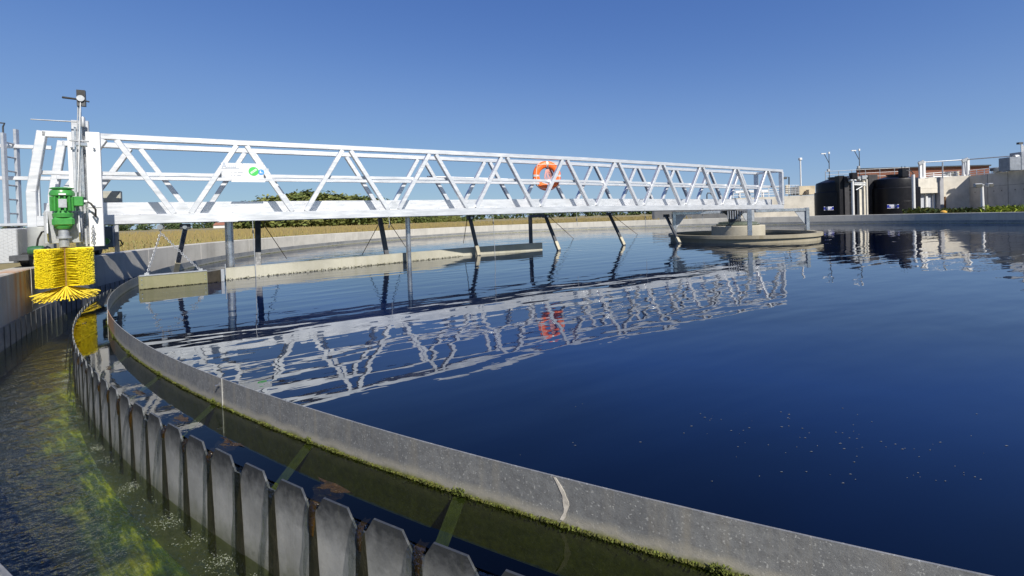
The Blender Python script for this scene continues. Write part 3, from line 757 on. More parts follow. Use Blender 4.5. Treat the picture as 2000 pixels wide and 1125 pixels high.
MB().lathe([(0, -0.09), (0.055, -0.09), (0.065, -0.05), (0.065, 0.06), (0.05, 0.08), (0, 0.08)], (pp.x, pp.y, 0.74), 18, axis=EV).build('pump', GREEN_D, car, smooth=True)
MB().tube([(pp.x, pp.y, 0.80), (pp.x + .02, pp.y, 0.9), (pp.x + .08, pp.y, 1.0), (pp.x + .2, pp.y, 1.02)], 0.012, 8).build('pump_hose', RUBBER, car, smooth=True)
gp = at(209, 462, 8.9)
MB().box((gp.x, gp.y, 0.87), 0.20, 0.2, 0.40, EV).build('gear_housing', BLUEGREY, car, bevel=0.015)
gp2 = at(207, 471, 8.7)
MB().lathe([(0, -0.06), (0.045, -0.06), (0.06, -0.03), (0.06, 0.05), (0, 0.06)], (gp2.x, gp2.y, gp2.z), 18, axis=NV).build('gear_motor', GREEN, car, smooth=True)
gp3 = at(228, 468, 9.1)
MB().bar((gp3.x, gp3.y, 0.56), (gp3.x, gp3.y, 1.09), 0.07, 0.05, EV).build('leg', ALU2, car)
gp4 = at(234, 478, 9.1)
MB().tube([gp4 + Vector((-.05, 0, .1)), gp4 + Vector((.02, 0, .08)), gp4 + Vector((.06, 0, .0)), gp4 + Vector((.0, 0, -.03))], 0.012, 8).build('cable', RUBBER, car, smooth=True)
# control cabinet on the far handrail
cb = thing('control_cabinet', B(-16.65, OF - 0.1, 1.2), 'small grey control cabinet on the bridge beside the white guide post', 'cabinet')
cc = at(217, 385, 9.1)
MB().box(cc, 0.32, 0.14, 0.23, EV).build('cabinet_body', GREYBOX, cb, bevel=0.008)
MB().box(cc + NV * 0.073, 0.25, 0.006, 0.165, EV).build('door', mat_plain('cabinet_door', (0.36, 0.35, 0.29), 0.5, .1, .15, 8), cb)
MB().bar((cc.x, cc.y, 1.15), (cc.x, cc.y, cc.z - 0.1), 0.05, 0.05, EV).build('stand', GREYBOX, cb)

# ================================================================== BRUSH UNIT
BC = at(128, 530, 6.65)                       # brush axis
bru = thing('cleaning_brush', (BC.x, BC.y, 0.0), 'green motor on a winch mast driving a big yellow rotary channel brush', 'brush machine')
def BP(du, dv, z): return Vector((BC.x, BC.y, z)) + EV * du + NV * dv
# guide post: two white flanges and grey steel slides between them
gl_, gr_, gm_ = at(141, 300, 7.02), at(183, 300, 7.02), at(159, 300, 7.06)
def vert(p, z0, z1, w, d, name, mat, bevel=0.006): return MB().bar((p.x, p.y, z0), (p.x, p.y, z1), w, d, EV).build(name, mat, bru, bevel=bevel)
vert(gl_, 1.50, 2.47, 0.09, 0.05, 'guide_flange', WHITE)
vert(gr_, 0.76, 2.47, 0.165, 0.06, 'guide_flange', WHITE)
vert(gm_, 0.76, 2.66, 0.20, 0.05, 'back_plate', ALU2)
for dx in (-0.05, 0.0, 0.045):
    q = Vector((gm_.x, gm_.y, 0)) + EV * dx + NV * 0.045; vert(q, 0.80, 2.60 - abs(dx), 0.022, 0.035, 'slide_rail', STEEL, 0)
for (px, py, dd) in ((140, 288, 6.985), (184, 290, 6.98), (184, 402, 6.98), (141, 398, 6.985)):
    q = at(px, py, dd); MB().lathe([(0.016, 0), (0.016, 0.008), (0.008, 0.012), (0.008, 0.02), (0, 0.02)], q, 8, axis=NV).build('bolt', STEEL, bru)
q = at(184, 405, 6.985); MB().box(q, 0.17, 0.01, 0.012, EV).build('joint_strip', GALV, bru)
for z_ in (1.16, 2.38): MB().bar((gm_.x, gm_.y, z_), Vector((gm_.x, gm_.y, z_)) - NV * 0.62, 0.10, 0.08, ZV).build('bracket', ALU2, bru)
# mast with pulley, crank handle, wire ropes and latch
ms = at(157, 240, 6.96)
MB().bar((ms.x, ms.y, 1.5), (ms.x, ms.y, 2.96), 0.032, 0.03, EV).build('mast', STEEL, bru)
tp = at(159, 196, 6.95)
MB().box((tp.x, tp.y, tp.z + 0.03), 0.10, 0.05, 0.24, EV).build('pulley_housing', DARKSTEEL, bru, bevel=0.004)
MB().box(tp + Vector((0, 0, 0.10)) + NV * 0.03, 0.085, 0.006, 0.09, EV).build('cover', RUBBER, bru)
MB().lathe([(0.0, -0.012), (0.045, -0.012), (0.035, 0), (0.045, 0.012), (0, 0.012)], tp + NV * 0.04 + ZV * 0.02, 20, axis=NV).build('pulley', GALV, bru, smooth=True)
c0 = at(152, 194, 6.93); c1 = at(122, 190, 6.87); c2 = at(164, 196, 6.95); c3 = at(174, 199, 6.97)
MB().tube([c1, c0], [0.016, 0.014], 10).build('crank_handle', RUBBER, bru, smooth=True)
MB().tube([c2, c3], [0.009, 0.011], 8).build('crank_handle', RUBBER, bru, smooth=True)
a0, a1 = at(60, 233, 6.7), at(150, 238, 6.93)
MB().tube([a0, a1], [0.008, 0.011], 8).build('stay_rod', GALV, bru, smooth=True)
w0, w1 = at(152, 205, 6.93), at(148, 375, 6.88)
MB().tube([w0, w1], 0.006, 6).build('wire_rope', GALV, bru, smooth=True)
w0, w1 = at(157, 200, 6.90), at(152, 375, 6.86)
MB().tube([w0, w1], 0.006, 6).build('wire_rope', WHITE, bru, smooth=True)
q = at(162, 238, 6.94)
MB().lathe([(0, -.075), (0.022, -.075), (0.026, -.06), (0.026, .06), (0.018, .075), (0, .075)], q, 14).build('rope_weight', GALV, bru, smooth=True)
q = at(155, 275, 6.92); MB().box(q, 0.22, 0.03, 0.022, EV).build('clamp', GALV, bru, bevel=0.003)
q = at(160, 282, 6.94); MB().box(q, 0.13, 0.06, 0.05, EV).build('latch', STEEL, bru, bevel=0.004)
# chain by the foot of the post
def chain(name, p, q, par, r=0.010, link=0.05, sag=0.02, mat=GALV):
    p, q = Vector(p), Vector(q); L = (q - p).length; k = max(2, int(L / (link * 0.75))); mb = MB()
    d = (q - p).normalized(); s0 = d.cross(NV if abs(d.dot(NV)) < .9 else EV).normalized(); s1 = d.cross(s0)
    for i in range(k):
        t = (i + 0.5) / k; c = p.lerp(q, t) - ZV * sag * 4 * t * (1 - t); s = s0 if i % 2 else s1
        pts = [c + d * math.cos(an) * link / 2 + s * math.sin(an) * link * 0.3 for an in [2 * math.pi * j / 8 for j in range(9)]]
        mb.tube(pts, r * 0.5, 4, caps=False)
    return mb.build(name, mat, par)
chain('chain', at(182, 440, 6.9), at(181, 476, 6.9), bru, 0.012, 0.045, 0)
# motor
mz0, mz1 = 1.285, 1.60
prof = [(0, mz0 - .03), (0.10, mz0 - .03), (0.094, mz0), (0.094, mz1 - 0.10), (0.132, mz1 - 0.095), (0.136, mz1 - 0.06), (0.120, mz1 - 0.02), (0.105, mz1 - 0.012)]
mot = MB().lathe(prof + [(0.105, mz1 - .01), (0, mz1 - .01)], (BC.x, BC.y, 0), 36).build('motor', GREEN, bru, smooth=True)
mb = MB()
for k in range(15):
    an = 2 * math.pi * (k + .5) / 15; d = Vector((math.cos(an), math.sin(an), 0)); c = Vector((BC.x, BC.y, (mz0 + mz1 - .1) / 2)) + d * 0.112
    mb.box(c, 0.042, 0.018, mz1 - mz0 - 0.11, d)
mb.build('cooling_fins', GREEN, mot)
MB().lathe([(0, 0), (0.11, 0), (0.13, 0.008), (0.13, 0.018), (0.10, 0.028), (0, 0.03)], (BC.x, BC.y, mz1 - 0.004), 36).build('fan_cowl', GREEN, mot, smooth=True)
toc = Vector((-BC.x, -BC.y, 0)).normalized(); tos = Vector((toc.y * -1, toc.x, 0))
npc = Vector((BC.x, BC.y, mz0 + 0.11)) + toc * 0.134
MB().box(npc, 0.085, 0.004, 0.12, tos).build('nameplate', GALV, mot)
MB().box(Vector((BC.x, BC.y, mz1 - 0.078)) + toc * 0.138, 0.075, 0.005, 0.022, tos).build('warning_label', WHITE, mot)
tb = Vector((BC.x, BC.y, mz0 + 0.14)) - tos * -0.165 if tos.x > 0 else Vector((BC.x, BC.y, mz0 + 0.14)) - tos * 0.165
MB().box(tb, 0.11, 0.13, 0.14, tos).build('terminal_box', GREEN, bru, bevel=0.012)
MB().lathe([(0, 0), (0.022, 0), (0.022, 0.04), (0, 0.04)], tb + (tb - Vector((BC.x, BC.y, tb.z))).normalized() * 0.055, 12, axis=(tb - Vector((BC.x, BC.y, tb.z)))).build('cable_gland', WHITE, bru)
cg = tb + (tb - Vector((BC.x, BC.y, tb.z))).normalized() * 0.09
MB().tube([cg, cg + Vector((.04, .02, -.03)), cg + Vector((.08, .05, -.12)), cg + Vector((.05, .08, -.22)), cg + Vector((-.02, .1, -.16))], 0.013, 8).build('cable', RUBBER, bru, smooth=True)
# gearbox, mounting plate, shaft
MB().lathe([(0, 1.20), (0.11, 1.20), (0.115, 1.25), (0.095, 1.265), (0.095, 1.29), (0, 1.29)], (BC.x, BC.y, 0), 24).build('coupling', GREEN, bru, smooth=True)
MB().box((BC.x, BC.y, 1.135), 0.235, 0.21, 0.13, tos).build('gearbox', GREEN, bru, bevel=0.03)
MB().lathe([(0, 1.03), (0.075, 1.03), (0.095, 1.055), (0.10, 1.075), (0, 1.075)], (BC.x, BC.y, 0), 24).build('gearbox_neck', GREEN, bru, smooth=True)
MB().box(Vector((BC.x, BC.y, 1.06)) - toc * 0.15, 0.40, 0.02, 0.46, tos).build('mounting_plate', GALV, bru, bevel=0.004)
MB().prism([Vector((BC.x, BC.y, 1.28)) - toc * 0.14 + tos * 0.16 * k for k in (1,)] + [Vector((BC.x, BC.y, 0.86)) - toc * 0.14 + tos * 0.16, Vector((BC.x, BC.y, 0.98)) + toc * 0.06 + tos * 0.16, Vector((BC.x, BC.y, 1.12)) - toc * 0.02 + tos * 0.16], tos * 0.012).build('mounting_cheek', GALV, bru)
MB().prism([Vector((BC.x, BC.y, 1.28)) - toc * 0.14 - tos * 0.17] + [Vector((BC.x, BC.y, 0.86)) - toc * 0.14 - tos * 0.17, Vector((BC.x, BC.y, 0.98)) + toc * 0.06 - tos * 0.17, Vector((BC.x, BC.y, 1.12)) - toc * 0.02 - tos * 0.17], tos * 0.012).build('mounting_cheek', GALV, bru)
MB().lathe([(0, 0.78), (0.055, 0.78), (0.055, 0.90), (0.085, 0.90), (0.085, 0.93), (0.06, 0.93), (0.06, 1.03), (0, 1.03)], (BC.x, BC.y, 0), 24).build('shaft', GALV, bru, smooth=True)
MB().lathe([(0, 0.16), (0.03, 0.16), (0.03, 0.79), (0, 0.79)], (BC.x, BC.y, 0), 16).build('brush_core', BROWNM, bru, smooth=True)
# bristles: rows of tufts round the core, with the open strip facing the camera
mb = MB(); rb = random.Random(2)
A_CAM = math.atan2(toc.y, toc.x)
def tuft(base, d, L, r0, r1, M=2):
    s = d.cross(ZV); s = s.normalized() if s.length > 1e-3 else EV; u = d.cross(s)
    for b in range(M):
        j = Vector((rb.gauss(0, .05), rb.gauss(0, .05), rb.gauss(0, .012)))
        dd = (d + j).normalized(); LL = L * rb.uniform(.94, 1.0)
        o_ = s * rb.uniform(-r0, r0) * .5 + u * rb.uniform(-r0, r0) * .5
        vs = []
        for t, r in ((0, r0 * .6), (0.6, (r0 + r1) * .5), (1, r1)):
            for k in range(4):
                an = math.pi / 2 * k + 0.4; vs.append(base + o_ + dd * LL * t + (s * math.cos(an) + u * math.sin(an)) * r)
        mb.add(vs, [(i * 4 + k, i * 4 + (k + 1) % 4, i * 4 + 4 + (k + 1) % 4, i * 4 + 4 + k) for i in range(2) for k in range(4)] + [(8, 9, 10, 11)])
rows = 30
for j in range(rows):
    z = 0.235 + j * (0.515 / (rows - 1)); nt = 44
    for k in range(nt):
        an = A_CAM + 2 * math.pi * (k + 0.5 * (j % 2)) / nt
        rel = (an - A_CAM + math.pi) % (2 * math.pi) - math.pi
        if abs(rel) < 0.10: continue
        # bristles beside the open strip lean away from it
        lean = 0.30 * math.exp(-((abs(rel) - 0.1) / 0.5) ** 2) * (1 if rel > 0 else -1)
        d = Vector((math.cos(an + lean), math.sin(an + lean), rb.uniform(-.015, .015)))
        tuft(Vector((BC.x, BC.y, z)) + Vector((math.cos(an), math.sin(an), 0)) * 0.03, d.normalized(), 0.282, 0.0026, 0.0036, 7)
mb.build('bristles', YEL, bru, recalc=False)
mb = MB()
for j, (zz, dr) in enumerate(((0.225, -0.30), (0.215, -0.42), (0.205, -0.50))):
    for k in range(46):
        an = 2 * math.pi * (k + j / 3 + rb.uniform(-.15, .15)) / 46
        d = Vector((math.cos(an), math.sin(an), dr + rb.uniform(-.04, .04))).normalized(); s_ = d.cross(ZV).normalized(); u_ = d.cross(s_)
        L = rb.uniform(.325, .365) - .01 * j; b0 = Vector((BC.x, BC.y, zz)) + d * .03; vs = []
        for t, w_, h_ in ((0, .003, .003), (.55, .007, .003), (1, .0085, .003)): vs += [b0 + d * L * t - s_ * w_ - u_ * h_, b0 + d * L * t + s_ * w_ - u_ * h_, b0 + d * L * t + s_ * w_ + u_ * h_, b0 + d * L * t - s_ * w_ + u_ * h_]
        mb.add(vs, [(q * 4 + r_, q * 4 + (r_ + 1) % 4, q * 4 + 4 + (r_ + 1) % 4, q * 4 + 4 + r_) for q in range(2) for r_ in range(4)] + [(8, 9, 10, 11)])
mb.build('bottom_bristles', YEL2, bru, recalc=False)

# ================================================================== SIGN, LIFEBUOY
so = ON + 0.075
sg = thing('sign_board', B(-15.0, so, 1.7), 'white sign board with green and blue round logos fixed to the near truss', 'sign')
def onb(x, y, o):
    d = ray(x, y); nv = Vector((NX, NY)); c = Vector((CX, CYY))
    t = (nv.dot(c) + o) / (d.x * NX + d.y * NY); p = Vector((0, 0, CAM_H)) + d * t
    return (Vector((p.x, p.y)) - c).dot(Vector((EX, EY))), p.z
s0, z1 = onb(427.5, 316, so); s1, _ = onb(518, 320, so); _, z0 = onb(470, 351, so)
MB().box(B((s0 + s1) / 2, so - .006, (z0 + z1) / 2), s1 - s0, 0.012, z1 - z0, EV).build('panel', WHITE, sg, bevel=0.002)
SW, SH = s1 - s0, z1 - z0
def SP(u, v, d=0.0015): return B(s0 + u * SW, so + d, z0 + v * SH)
sB0, zB = onb(452, 356, so)
MB().prism([SP(0.27, 0.0, -.004), SP(0.985, 0.0, -.004), SP(0.985, -0.13, -.004), SP(0.24, -0.13, -.004)], NV * -0.008).build('lower_panel', WHITE, sg)
MB().box(SP(1.04, 0.32, -.02), 0.05, 0.01, 0.24, EV).build('side_bracket', ALU, sg)
def disc(u, v, rs_, mat, d=0.001, th_=0.002):
    c = SP(u, v, d); MB().prism([c + EV * rs_ * math.cos(2 * math.pi * k / 40) + ZV * rs_ * math.sin(2 * math.pi * k / 40) for k in range(40)], NV * th_).build('logo_disc', mat, sg)
disc(0.735, 0.50, 0.085, S_GREEN); disc(0.90, 0.46, 0.054, S_BLUE)
def stroke(u0, v0, u1, v1, w, mat, d=0.0035, name='logo_mark'):
    p, q = SP(u0, v0, d), SP(u1, v1, d); t = (q - p).normalized(); s = t.cross(NV).normalized() * w / 2
    return MB().prism([p - s, p + s, q + s, q - s], NV * 0.0012).build(name, mat, sg)
stroke(0.672, 0.39, 0.80, 0.62, 0.034, WHITE)
stroke(0.685, 0.415, 0.79, 0.60, 0.008, S_GREEN, 0.005)
stroke(0.885, 0.55, 0.885, 0.44, 0.020, WHITE); stroke(0.865, 0.42, 0.935, 0.42, 0.014, WHITE)
# letter A emblem and faint lines of print
stroke(0.065, 0.68, 0.105, 0.97, 0.012, S_GREY, name='letter'); stroke(0.105, 0.97, 0.145, 0.68, 0.012, S_GREY, name='letter'); stroke(0.085, 0.77, 0.13, 0.77, 0.010, S_GREY, name='letter')
for u in (0.17, 0.215, 0.265, 0.30, 0.345): stroke(u, 0.74, u, 0.88, 0.008, S_GREY, name='letter')
stroke(0.15, 0.71, 0.36, 0.71, 0.006, S_GREY, name='print_line'); stroke(0.05, 0.64, 0.42, 0.64, 0.006, S_GREY, name='print_line')
for v, ends in ((0.44, (0.05, 0.09, 0.24, 0.28, 0.31, 0.37, 0.39, 0.50)), (0.26, (0.05, 0.08, 0.24, 0.27, 0.30, 0.34, 0.37, 0.46)), (0.15, (0.05, 0.13))):
    for a_, b_ in zip(ends[::2], ends[1::2]): stroke(a_, v, b_, v, 0.007, S_GREY, name='print_line')
for u, v in ((0.04, 0.94), (0.5, 0.93), (0.96, 0.92), (0.52, 0.2), (0.97, 0.15)):
    MB().lathe([(0.006, 0), (0.006, 0.004), (0, 0.004)], SP(u, v), 8, axis=NV).build('screw', STEEL, sg)

so2 = OF + 0.09
bs, bz = onb(1068, 343.5, so2)
BU = B(bs, so2, bz)
buoy = thing('lifebuoy', BU, 'orange ring lifebuoy with pale ropes hung on the far handrail', 'lifebuoy')
BN_ = (NV * 0.8 - Vector((BU.x, BU.y, 0)).normalized() * 0.55).normalized(); BE_ = Vector((-BN_.y, BN_.x, 0))
RM, RT = 0.335, 0.103
def torus(a0, a1, rm, rt, n, name, mat, closed=False):
    mb = MB(); m = 14; vs = []; fs = []
    for i in range(n + 1):
        a = a0 + (a1 - a0) * i / n; d = BE_ * math.cos(a) + ZV * math.sin(a)
        for k in range(m):
            b = 2 * math.pi * k / m; vs.append(BU + d * (rm + rt * math.cos(b)) + BN_ * rt * 0.75 * math.sin(b))
    for i in range(n):
        for k in range(m): fs.append((i * m + k, i * m + (k + 1) % m, (i + 1) * m + (k + 1) % m, (i + 1) * m + k))
    mb.add(vs, fs); return mb.build(name, mat, buoy, smooth=True)
torus(0, 2 * math.pi, RM, RT, 64, 'ring', ORANGE)
for a in (85, 175, 265, 355): torus(R(a), R(a + 9), RM, RT + 0.003, 4, 'reflective_band', REFL)
mb = MB()
gp_ = [math.radians(x) for x in (45, 135, 225, 315)]
for a0_, a1_ in zip(gp_, gp_[1:] + [gp_[0] + 2 * math.pi]):
    pts = []
    for i in range(13):
        t = i / 12; a = a0_ + (a1_ - a0_) * t; d = BE_ * math.cos(a) + ZV * math.sin(a)
        ch = (BE_ * math.cos(a0_) + ZV * math.sin(a0_)).lerp(BE_ * math.cos(a1_) + ZV * math.sin(a1_), t)
        dd = d.lerp(ch, 0.7); pts.append(BU + dd * (RM + RT + 0.01) + BN_ * (RT * 0.8) - ZV * .03 * math.sin(math.pi * t))
    mb.tube(pts, 0.008, 6)
mb.build('grab_rope', ROPE, buoy, smooth=True)
mb = MB(); rr = random.Random(9)
for k in range(7):
    x = -0.09 + 0.03 * k; p0 = BU + BE_ * (0.02 + x * .3) + ZV * 0.19 + BN_ * 0.05; pts = [p0]
    for i in range(1, 8):
        t = i / 7; pts.append(BU + BE_ * (x * (.3 + .9 * math.sin(t * 2.6)) + 0.03 * t + rr.gauss(0, .006)) + ZV * (0.19 - 0.36 * t) + BN_ * (0.05 + rr.gauss(0, .006)))
    mb.tube(pts, 0.010, 6)
mb.build('coiled_line', PINK, buoy, smooth=True)
MB().tube([BU + BE_ * .06 + ZV * .2 + BN_ * .03, BU + BE_ * .11 - ZV * .02 + BN_ * .05], 0.02, 8).build('strap', RUBBER, buoy)
MB().tube([BU + BE_ * .02 + ZV * .36, BU + BE_ * .02 + ZV * .30 + BN_ * .09, BU + BE_ * 0.02 + ZV * .2 + BN_ * .07], 0.011, 6).build('hanger', STEEL, buoy, smooth=True)

# ================================================================== HANGING SCUM BOARDS, ARMS
bm_mat = mat_concrete('beige_board', (0.43, 0.41, 0.33), 0.35, (0.22, 0.21, 0.10))
A_, B_, D_ = onz(440, 547, 0), onz(905, 500, 0), onz(1059, 488, 0)
brd = thing('scum_board', (A_.x, A_.y, 0), 'long low beige scum board lying in the water under the bridge', 'scum board')
for p, q in ((A_, B_), (B_, D_)):
    t = (q - p).normalized(); sd_ = Vector((t.y, -t.x, 0))
    MB().bar(p + ZV * 0.02, q + ZV * 0.02, 0.03, 0.37, sd_).build('board', bm_mat, brd)
    MB().bar(p + ZV * 0.212 - sd_ * .035, q + ZV * 0.212 - sd_ * .035, 0.10, 0.012, sd_).build('top_flange', bm_mat, brd)
mb = MB(); rr = random.Random(4)
for i in range(900):
    t = rr.random(); p = A_.lerp(B_, t); c = p + Vector((rr.gauss(0, .006), rr.gauss(0, .006) - .02, abs(rr.gauss(0, .010))))
    d = Vector((rr.uniform(-1, 1), rr.uniform(-1, .2), rr.uniform(-.2, .8))).normalized() * rr.uniform(.015, .05); s = d.cross(ZV).normalized() * 0.008
    mb.add([c - s, c + s, c + d], [(0, 1, 2)])
mb.build('weed', MOSS, brd, kind='stuff', recalc=False)
# trough box beside the baffle
T0_, T1_ = onz(273, 566, 0), onz(405, 553, 0)
tr = thing('scum_trough', (T0_.x, T0_.y, 0), 'short mossy steel trough box hung on chains beside the baffle ring', 'trough')
tt = (T1_ - T0_).normalized(); ts = Vector((tt.y, -tt.x, 0)); MOSSY = mat_concrete('mossy_steel', (0.23, 0.22, 0.13), 0.5, (0.12, 0.14, 0.04))
MB().bar(T0_ + ZV * 0.05, T1_ + ZV * 0.05, 0.02, 0.34, ts).build('side_plate', MOSSY, tr)
MB().bar(T0_ + ZV * 0.225 - ts * 0.05, T1_ + ZV * 0.225 - ts * 0.05, 0.14, 0.014, ts).build('top_flange', GALV, tr)
MB().bar(T0_ + ZV * 0.05 - ts * .25, T1_ + ZV * 0.05 - ts * .25, 0.02, 0.32, ts).build('side_plate', MOSSY, tr)
for p, lab in ((T0_ + tt * .03, 0), (T1_ - tt * .03, 1)):
    MB().box(p + ZV * 0.06 + ts * 0.014, 0.06, 0.008, 0.30, tt).build('end_strap', MOSSY, tr)
    for z in (0.08, 0.16): MB().lathe([(0.009, 0), (0.009, 0.006), (0, 0.006)], p + ZV * z + ts * 0.018, 6, axis=ts).build('bolt', STEEL, tr)
MB().bar(T1_ + ZV * 0.07 + tt * .012, A_ + ZV * 0.07 + tt * -.05, 0.02, 0.26, ts).build('link_plate', mat_plain('dark_wet_wood', (.05, .042, .03), .6, 0, .3, 10), tr)
lk = onz(435, 549, 0); MB().box(lk + ZV * 0.10, 0.05, 0.04, 0.24, tt).build('link_bracket', GALV, tr); MB().tube([lk + ZV * .1 + tt * .05, lk + ZV * .31 + tt * .05], .008, 6).build('pin', GALV, tr)
mb = MB()
for i in range(700):
    t = rr.random() ** 1.0 * 1.25; c = T0_ + (T1_ - T0_) * t + ts * (0.012 + abs(rr.gauss(0, .008))) + ZV * rr.uniform(-.003, .014); d = Vector((rr.uniform(-1, 1), rr.uniform(-1, 1), rr.uniform(-.3, .6))).normalized() * rr.uniform(.008, .022); s = d.cross(ZV).normalized() * 0.006
    mb.add([c - s, c + s, c + d], [(0, 1, 2)])
mb.build('weed', mat_algae('dark_weed', (.01, .01, .004), (.06, .055, .02), .5), tr, kind='stuff', recalc=False)
hook = B(-15.95, ON + 0.02, 1.04)
for p in (T0_ + tt * .1, T1_ - tt * .09):
    chain('chain', hook - ZV * 0.12, p + ZV * 0.24 - ts * .03, tr, 0.012, 0.05, 0.015)
    MB().box(p + ZV * 0.245 - ts * .03, 0.06, 0.02, 0.045, tt).build('lug', GALV, tr)
MB().tube([hook + NV * 0.04 - ZV * .02, hook - NV * 0.25 - ZV * .02], 0.045, 14).build('pivot_pipe', STEEL, tr, smooth=True)
chain('chain', hook, hook - ZV * 0.13, tr, 0.012, 0.05, 0)
GRP = 'slanted sludge scrapers hanging from the bridge into the water'
def arm(p, q, w, label, rods=(), mat=None):
    p, q = Vector(p), Vector(q); ext = q + (q - p).normalized() * 0.35
    t = thing('sludge_scraper', p, label, 'scraper arm', GRP)
    MB().bar(p, ext, w, w * 0.8, EV).build('arm_bar', mat or DARKSTEEL, t, bevel=0.006)
    MB().box(p + ZV * 0.03, 0.16, 0.16, 0.10, EV).build('hinge', DARKSTEEL, t, bevel=0.01)
    MB().tube([p + NV * 0.1 + ZV * .02, p - NV * 0.1 + ZV * .02], 0.035, 12).build('hinge_pin', STEEL, t, smooth=True)
    MB().bar(q + (p - q).normalized() * 0.02, q + (p - q).normalized() * 0.28, w * 1.12, w * 0.92, EV).build('wear_sleeve', mat_plain('pale_sleeve', (0.42, 0.38, 0.28), .7, 0, .2, 12), t)
    for a_, b_ in rods: MB().tube([a_, b_], 0.010, 6).build('stay_chain', BROWNM, t)
    return t
def ptA(s, o, z): return B(s, o, z)
arm(B(-15.63, 0.25, 0.99), at(344, 530, 9.2), 0.075, 'slanted scraper arm behind the mossy trough box, nearest the wall', (), STEEL)  # sunlight on this arm put into a brighter steel
arm(B(-10.0, OF + .05, 1.0), onz(935, 499, 0), 0.088, 'slanted scraper arm crossing the shaded far end of the beige board', [(B(-10.05, OF, 1.02), onz(905, 475, 0.1))])
arm(B(-7.76, OF + .05, 0.98), onz(1092, 489, 0), 0.088, 'slanted scraper arm standing in open water beneath the orange lifebuoy', [(B(-7.6, OF, .98), onz(1120, 466, 0.0))])
arm(B(-5.49, OF + .05, 0.98), onz(1219, 479, 0), 0.088, 'slanted scraper arm alone in open water midway between lifebuoy and centre ring', [(B(-5.35, OF, .98), onz(1245, 458, 0.0))])
arm(B(-3.15, OF + .1, 0.87), onz(1327, 475, 0.0), 0.088, 'slanted scraper arm touching the left rim of the centre ring')
# stay rods and hanging sounding lines under the bridge
rods = [((516, 440), (560, 505), -0.9), ((740, 437), (707, 498), -0.6), ((762, 437), (795, 486), -0.6)]
for (a_, b_, o) in rods:
    s_, z_ = onb(a_[0], a_[1], o); p = B(s_, o, z_); q = onz(b_[0], b_[1], 0.06)
    MB().tube([B(s_, OF, 1.08), p, q], 0.009, 6).build('stay_rod', BROWNM, br)
for x, yb in ((493, 545), (759, 440), (963, 505), (1126, 441), (1260, 452), (1372, 432)):
    s_, _ = onb(x, 425, ON + .05); p = B(s_, ON + 0.05, 1.1); _, zb = onb(x, yb, ON + .05)
    MB().tube([p, B(s_ + .02, ON + .05, max(zb, 0.02))], 0.007, 6).build('hanging_line', GALV, br)
    MB().tube([B(s_, ON + .05, 0.92), B(s_, ON + .05, 0.86)], 0.014, 8).build('line_clip', DARKSTEEL, br)

# ================================================================== CENTRE: FEEDWELL RING AND COLUMN
fw = thing('feedwell_ring', (CX, CYY, 0), 'low round concrete-coloured ring on four grey posts standing in the tank centre', 'ring')
FWM = mat_concrete('feedwell_stained', (0.31, 0.275, 0.20), 0.6, (0.20, 0.16, 0.08))
MB().lathe([(2.22, -0.3), (2.29, -0.3), (2.29, 0.13), (2.24, 0.13), (2.24, 0.05), (2.22, 0.05)], (CX, CYY, 0), 96, closed=True).build('skirt', FWM, fw, smooth=True)
MB().lathe([(2.19, 0.135), (2.36, 0.135), (2.36, 0.235), (2.19, 0.235)], (CX, CYY, 0), 96, closed=True).build('rim', FWM, fw, smooth=True)
for a in (0, 180, -110, 70):
    d = Vector((math.cos(R(a)), math.sin(R(a)), 0)); c = Vector((CX, CYY, 0)); sd_ = Vector((-d.y, d.x, 0))
    MB().bar(c + d * 2.28 + ZV * 0.235, c + d * 2.28 + ZV * 1.02, 0.12, 0.12, sd_).build('post', STEEL, fw, bevel=0.01)
    MB().bar(c + d * 0.5 + ZV * 0.955, c + d * 2.22 + ZV * 0.955, 0.09, 0.10, sd_).build('arm', STEEL, fw, bevel=0.008)
    MB().prism([c + d * 2.22 + ZV * 0.90 + sd_ * .01, c + d * 2.22 + ZV * 0.43 + sd_ * .01, c + d * 1.86 + ZV * 0.90 + sd_ * .01], sd_ * -0.02).build('gusset', GALV, fw)
co = thing('centre_column', (CX, CYY, 0), 'pale concrete drum and bearing under the inner end of the bridge', 'column')
MB().lathe([(0, -0.4), (0.82, -0.4), (0.83, 0.47), (0.81, 0.49), (0, 0.49)], (CX - .15, CYY - .1, 0), 56).build('drum', mat_concrete('column_concrete', (0.44, 0.40, 0.31), .4, (.3, .25, .15)), co, smooth=True)
MB().lathe([(0, 0.49), (0.66, 0.49), (0.68, 0.53), (0.60, 0.56), (0.60, 0.60), (0.42, 0.62), (0, 0.62)], (CX - .15, CYY - .1, 0), 40).build('bearing', mat_plain('greenish_steel', (.14, .16, .12), .5, .3, .3, 8), co, smooth=True)
MB().lathe([(0, 0.62), (0.20, 0.62), (0.20, 0.80), (0.42, 1.0), (0, 1.0)], (CX - .25, CYY - .1, 0), 28).build('turntable', DARKSTEEL, co, smooth=True)
MB().lathe([(0, 0.62), (0.09, 0.62), (0.09, 1.0), (0, 1.0)], (CX + .12, CYY - .5, 0), 20).build('cable_duct', GALV, co, smooth=True)
MB().prism([Vector((CX - .12, CYY - .62, 0.64)), Vector((CX + .06, CYY - .62, 0.95)), Vector((CX - .30, CYY - .62, 0.95))], Vector((0, .03, 0))).build('gusset', GALV, co)
for k in range(6): MB().tube([(CX - .75 + k * .08, CYY - .7, 0.72), (CX - .75 + k * .08, CYY - .7, 0.99)], .018, 6).build('bolt_rod', GALV, co)

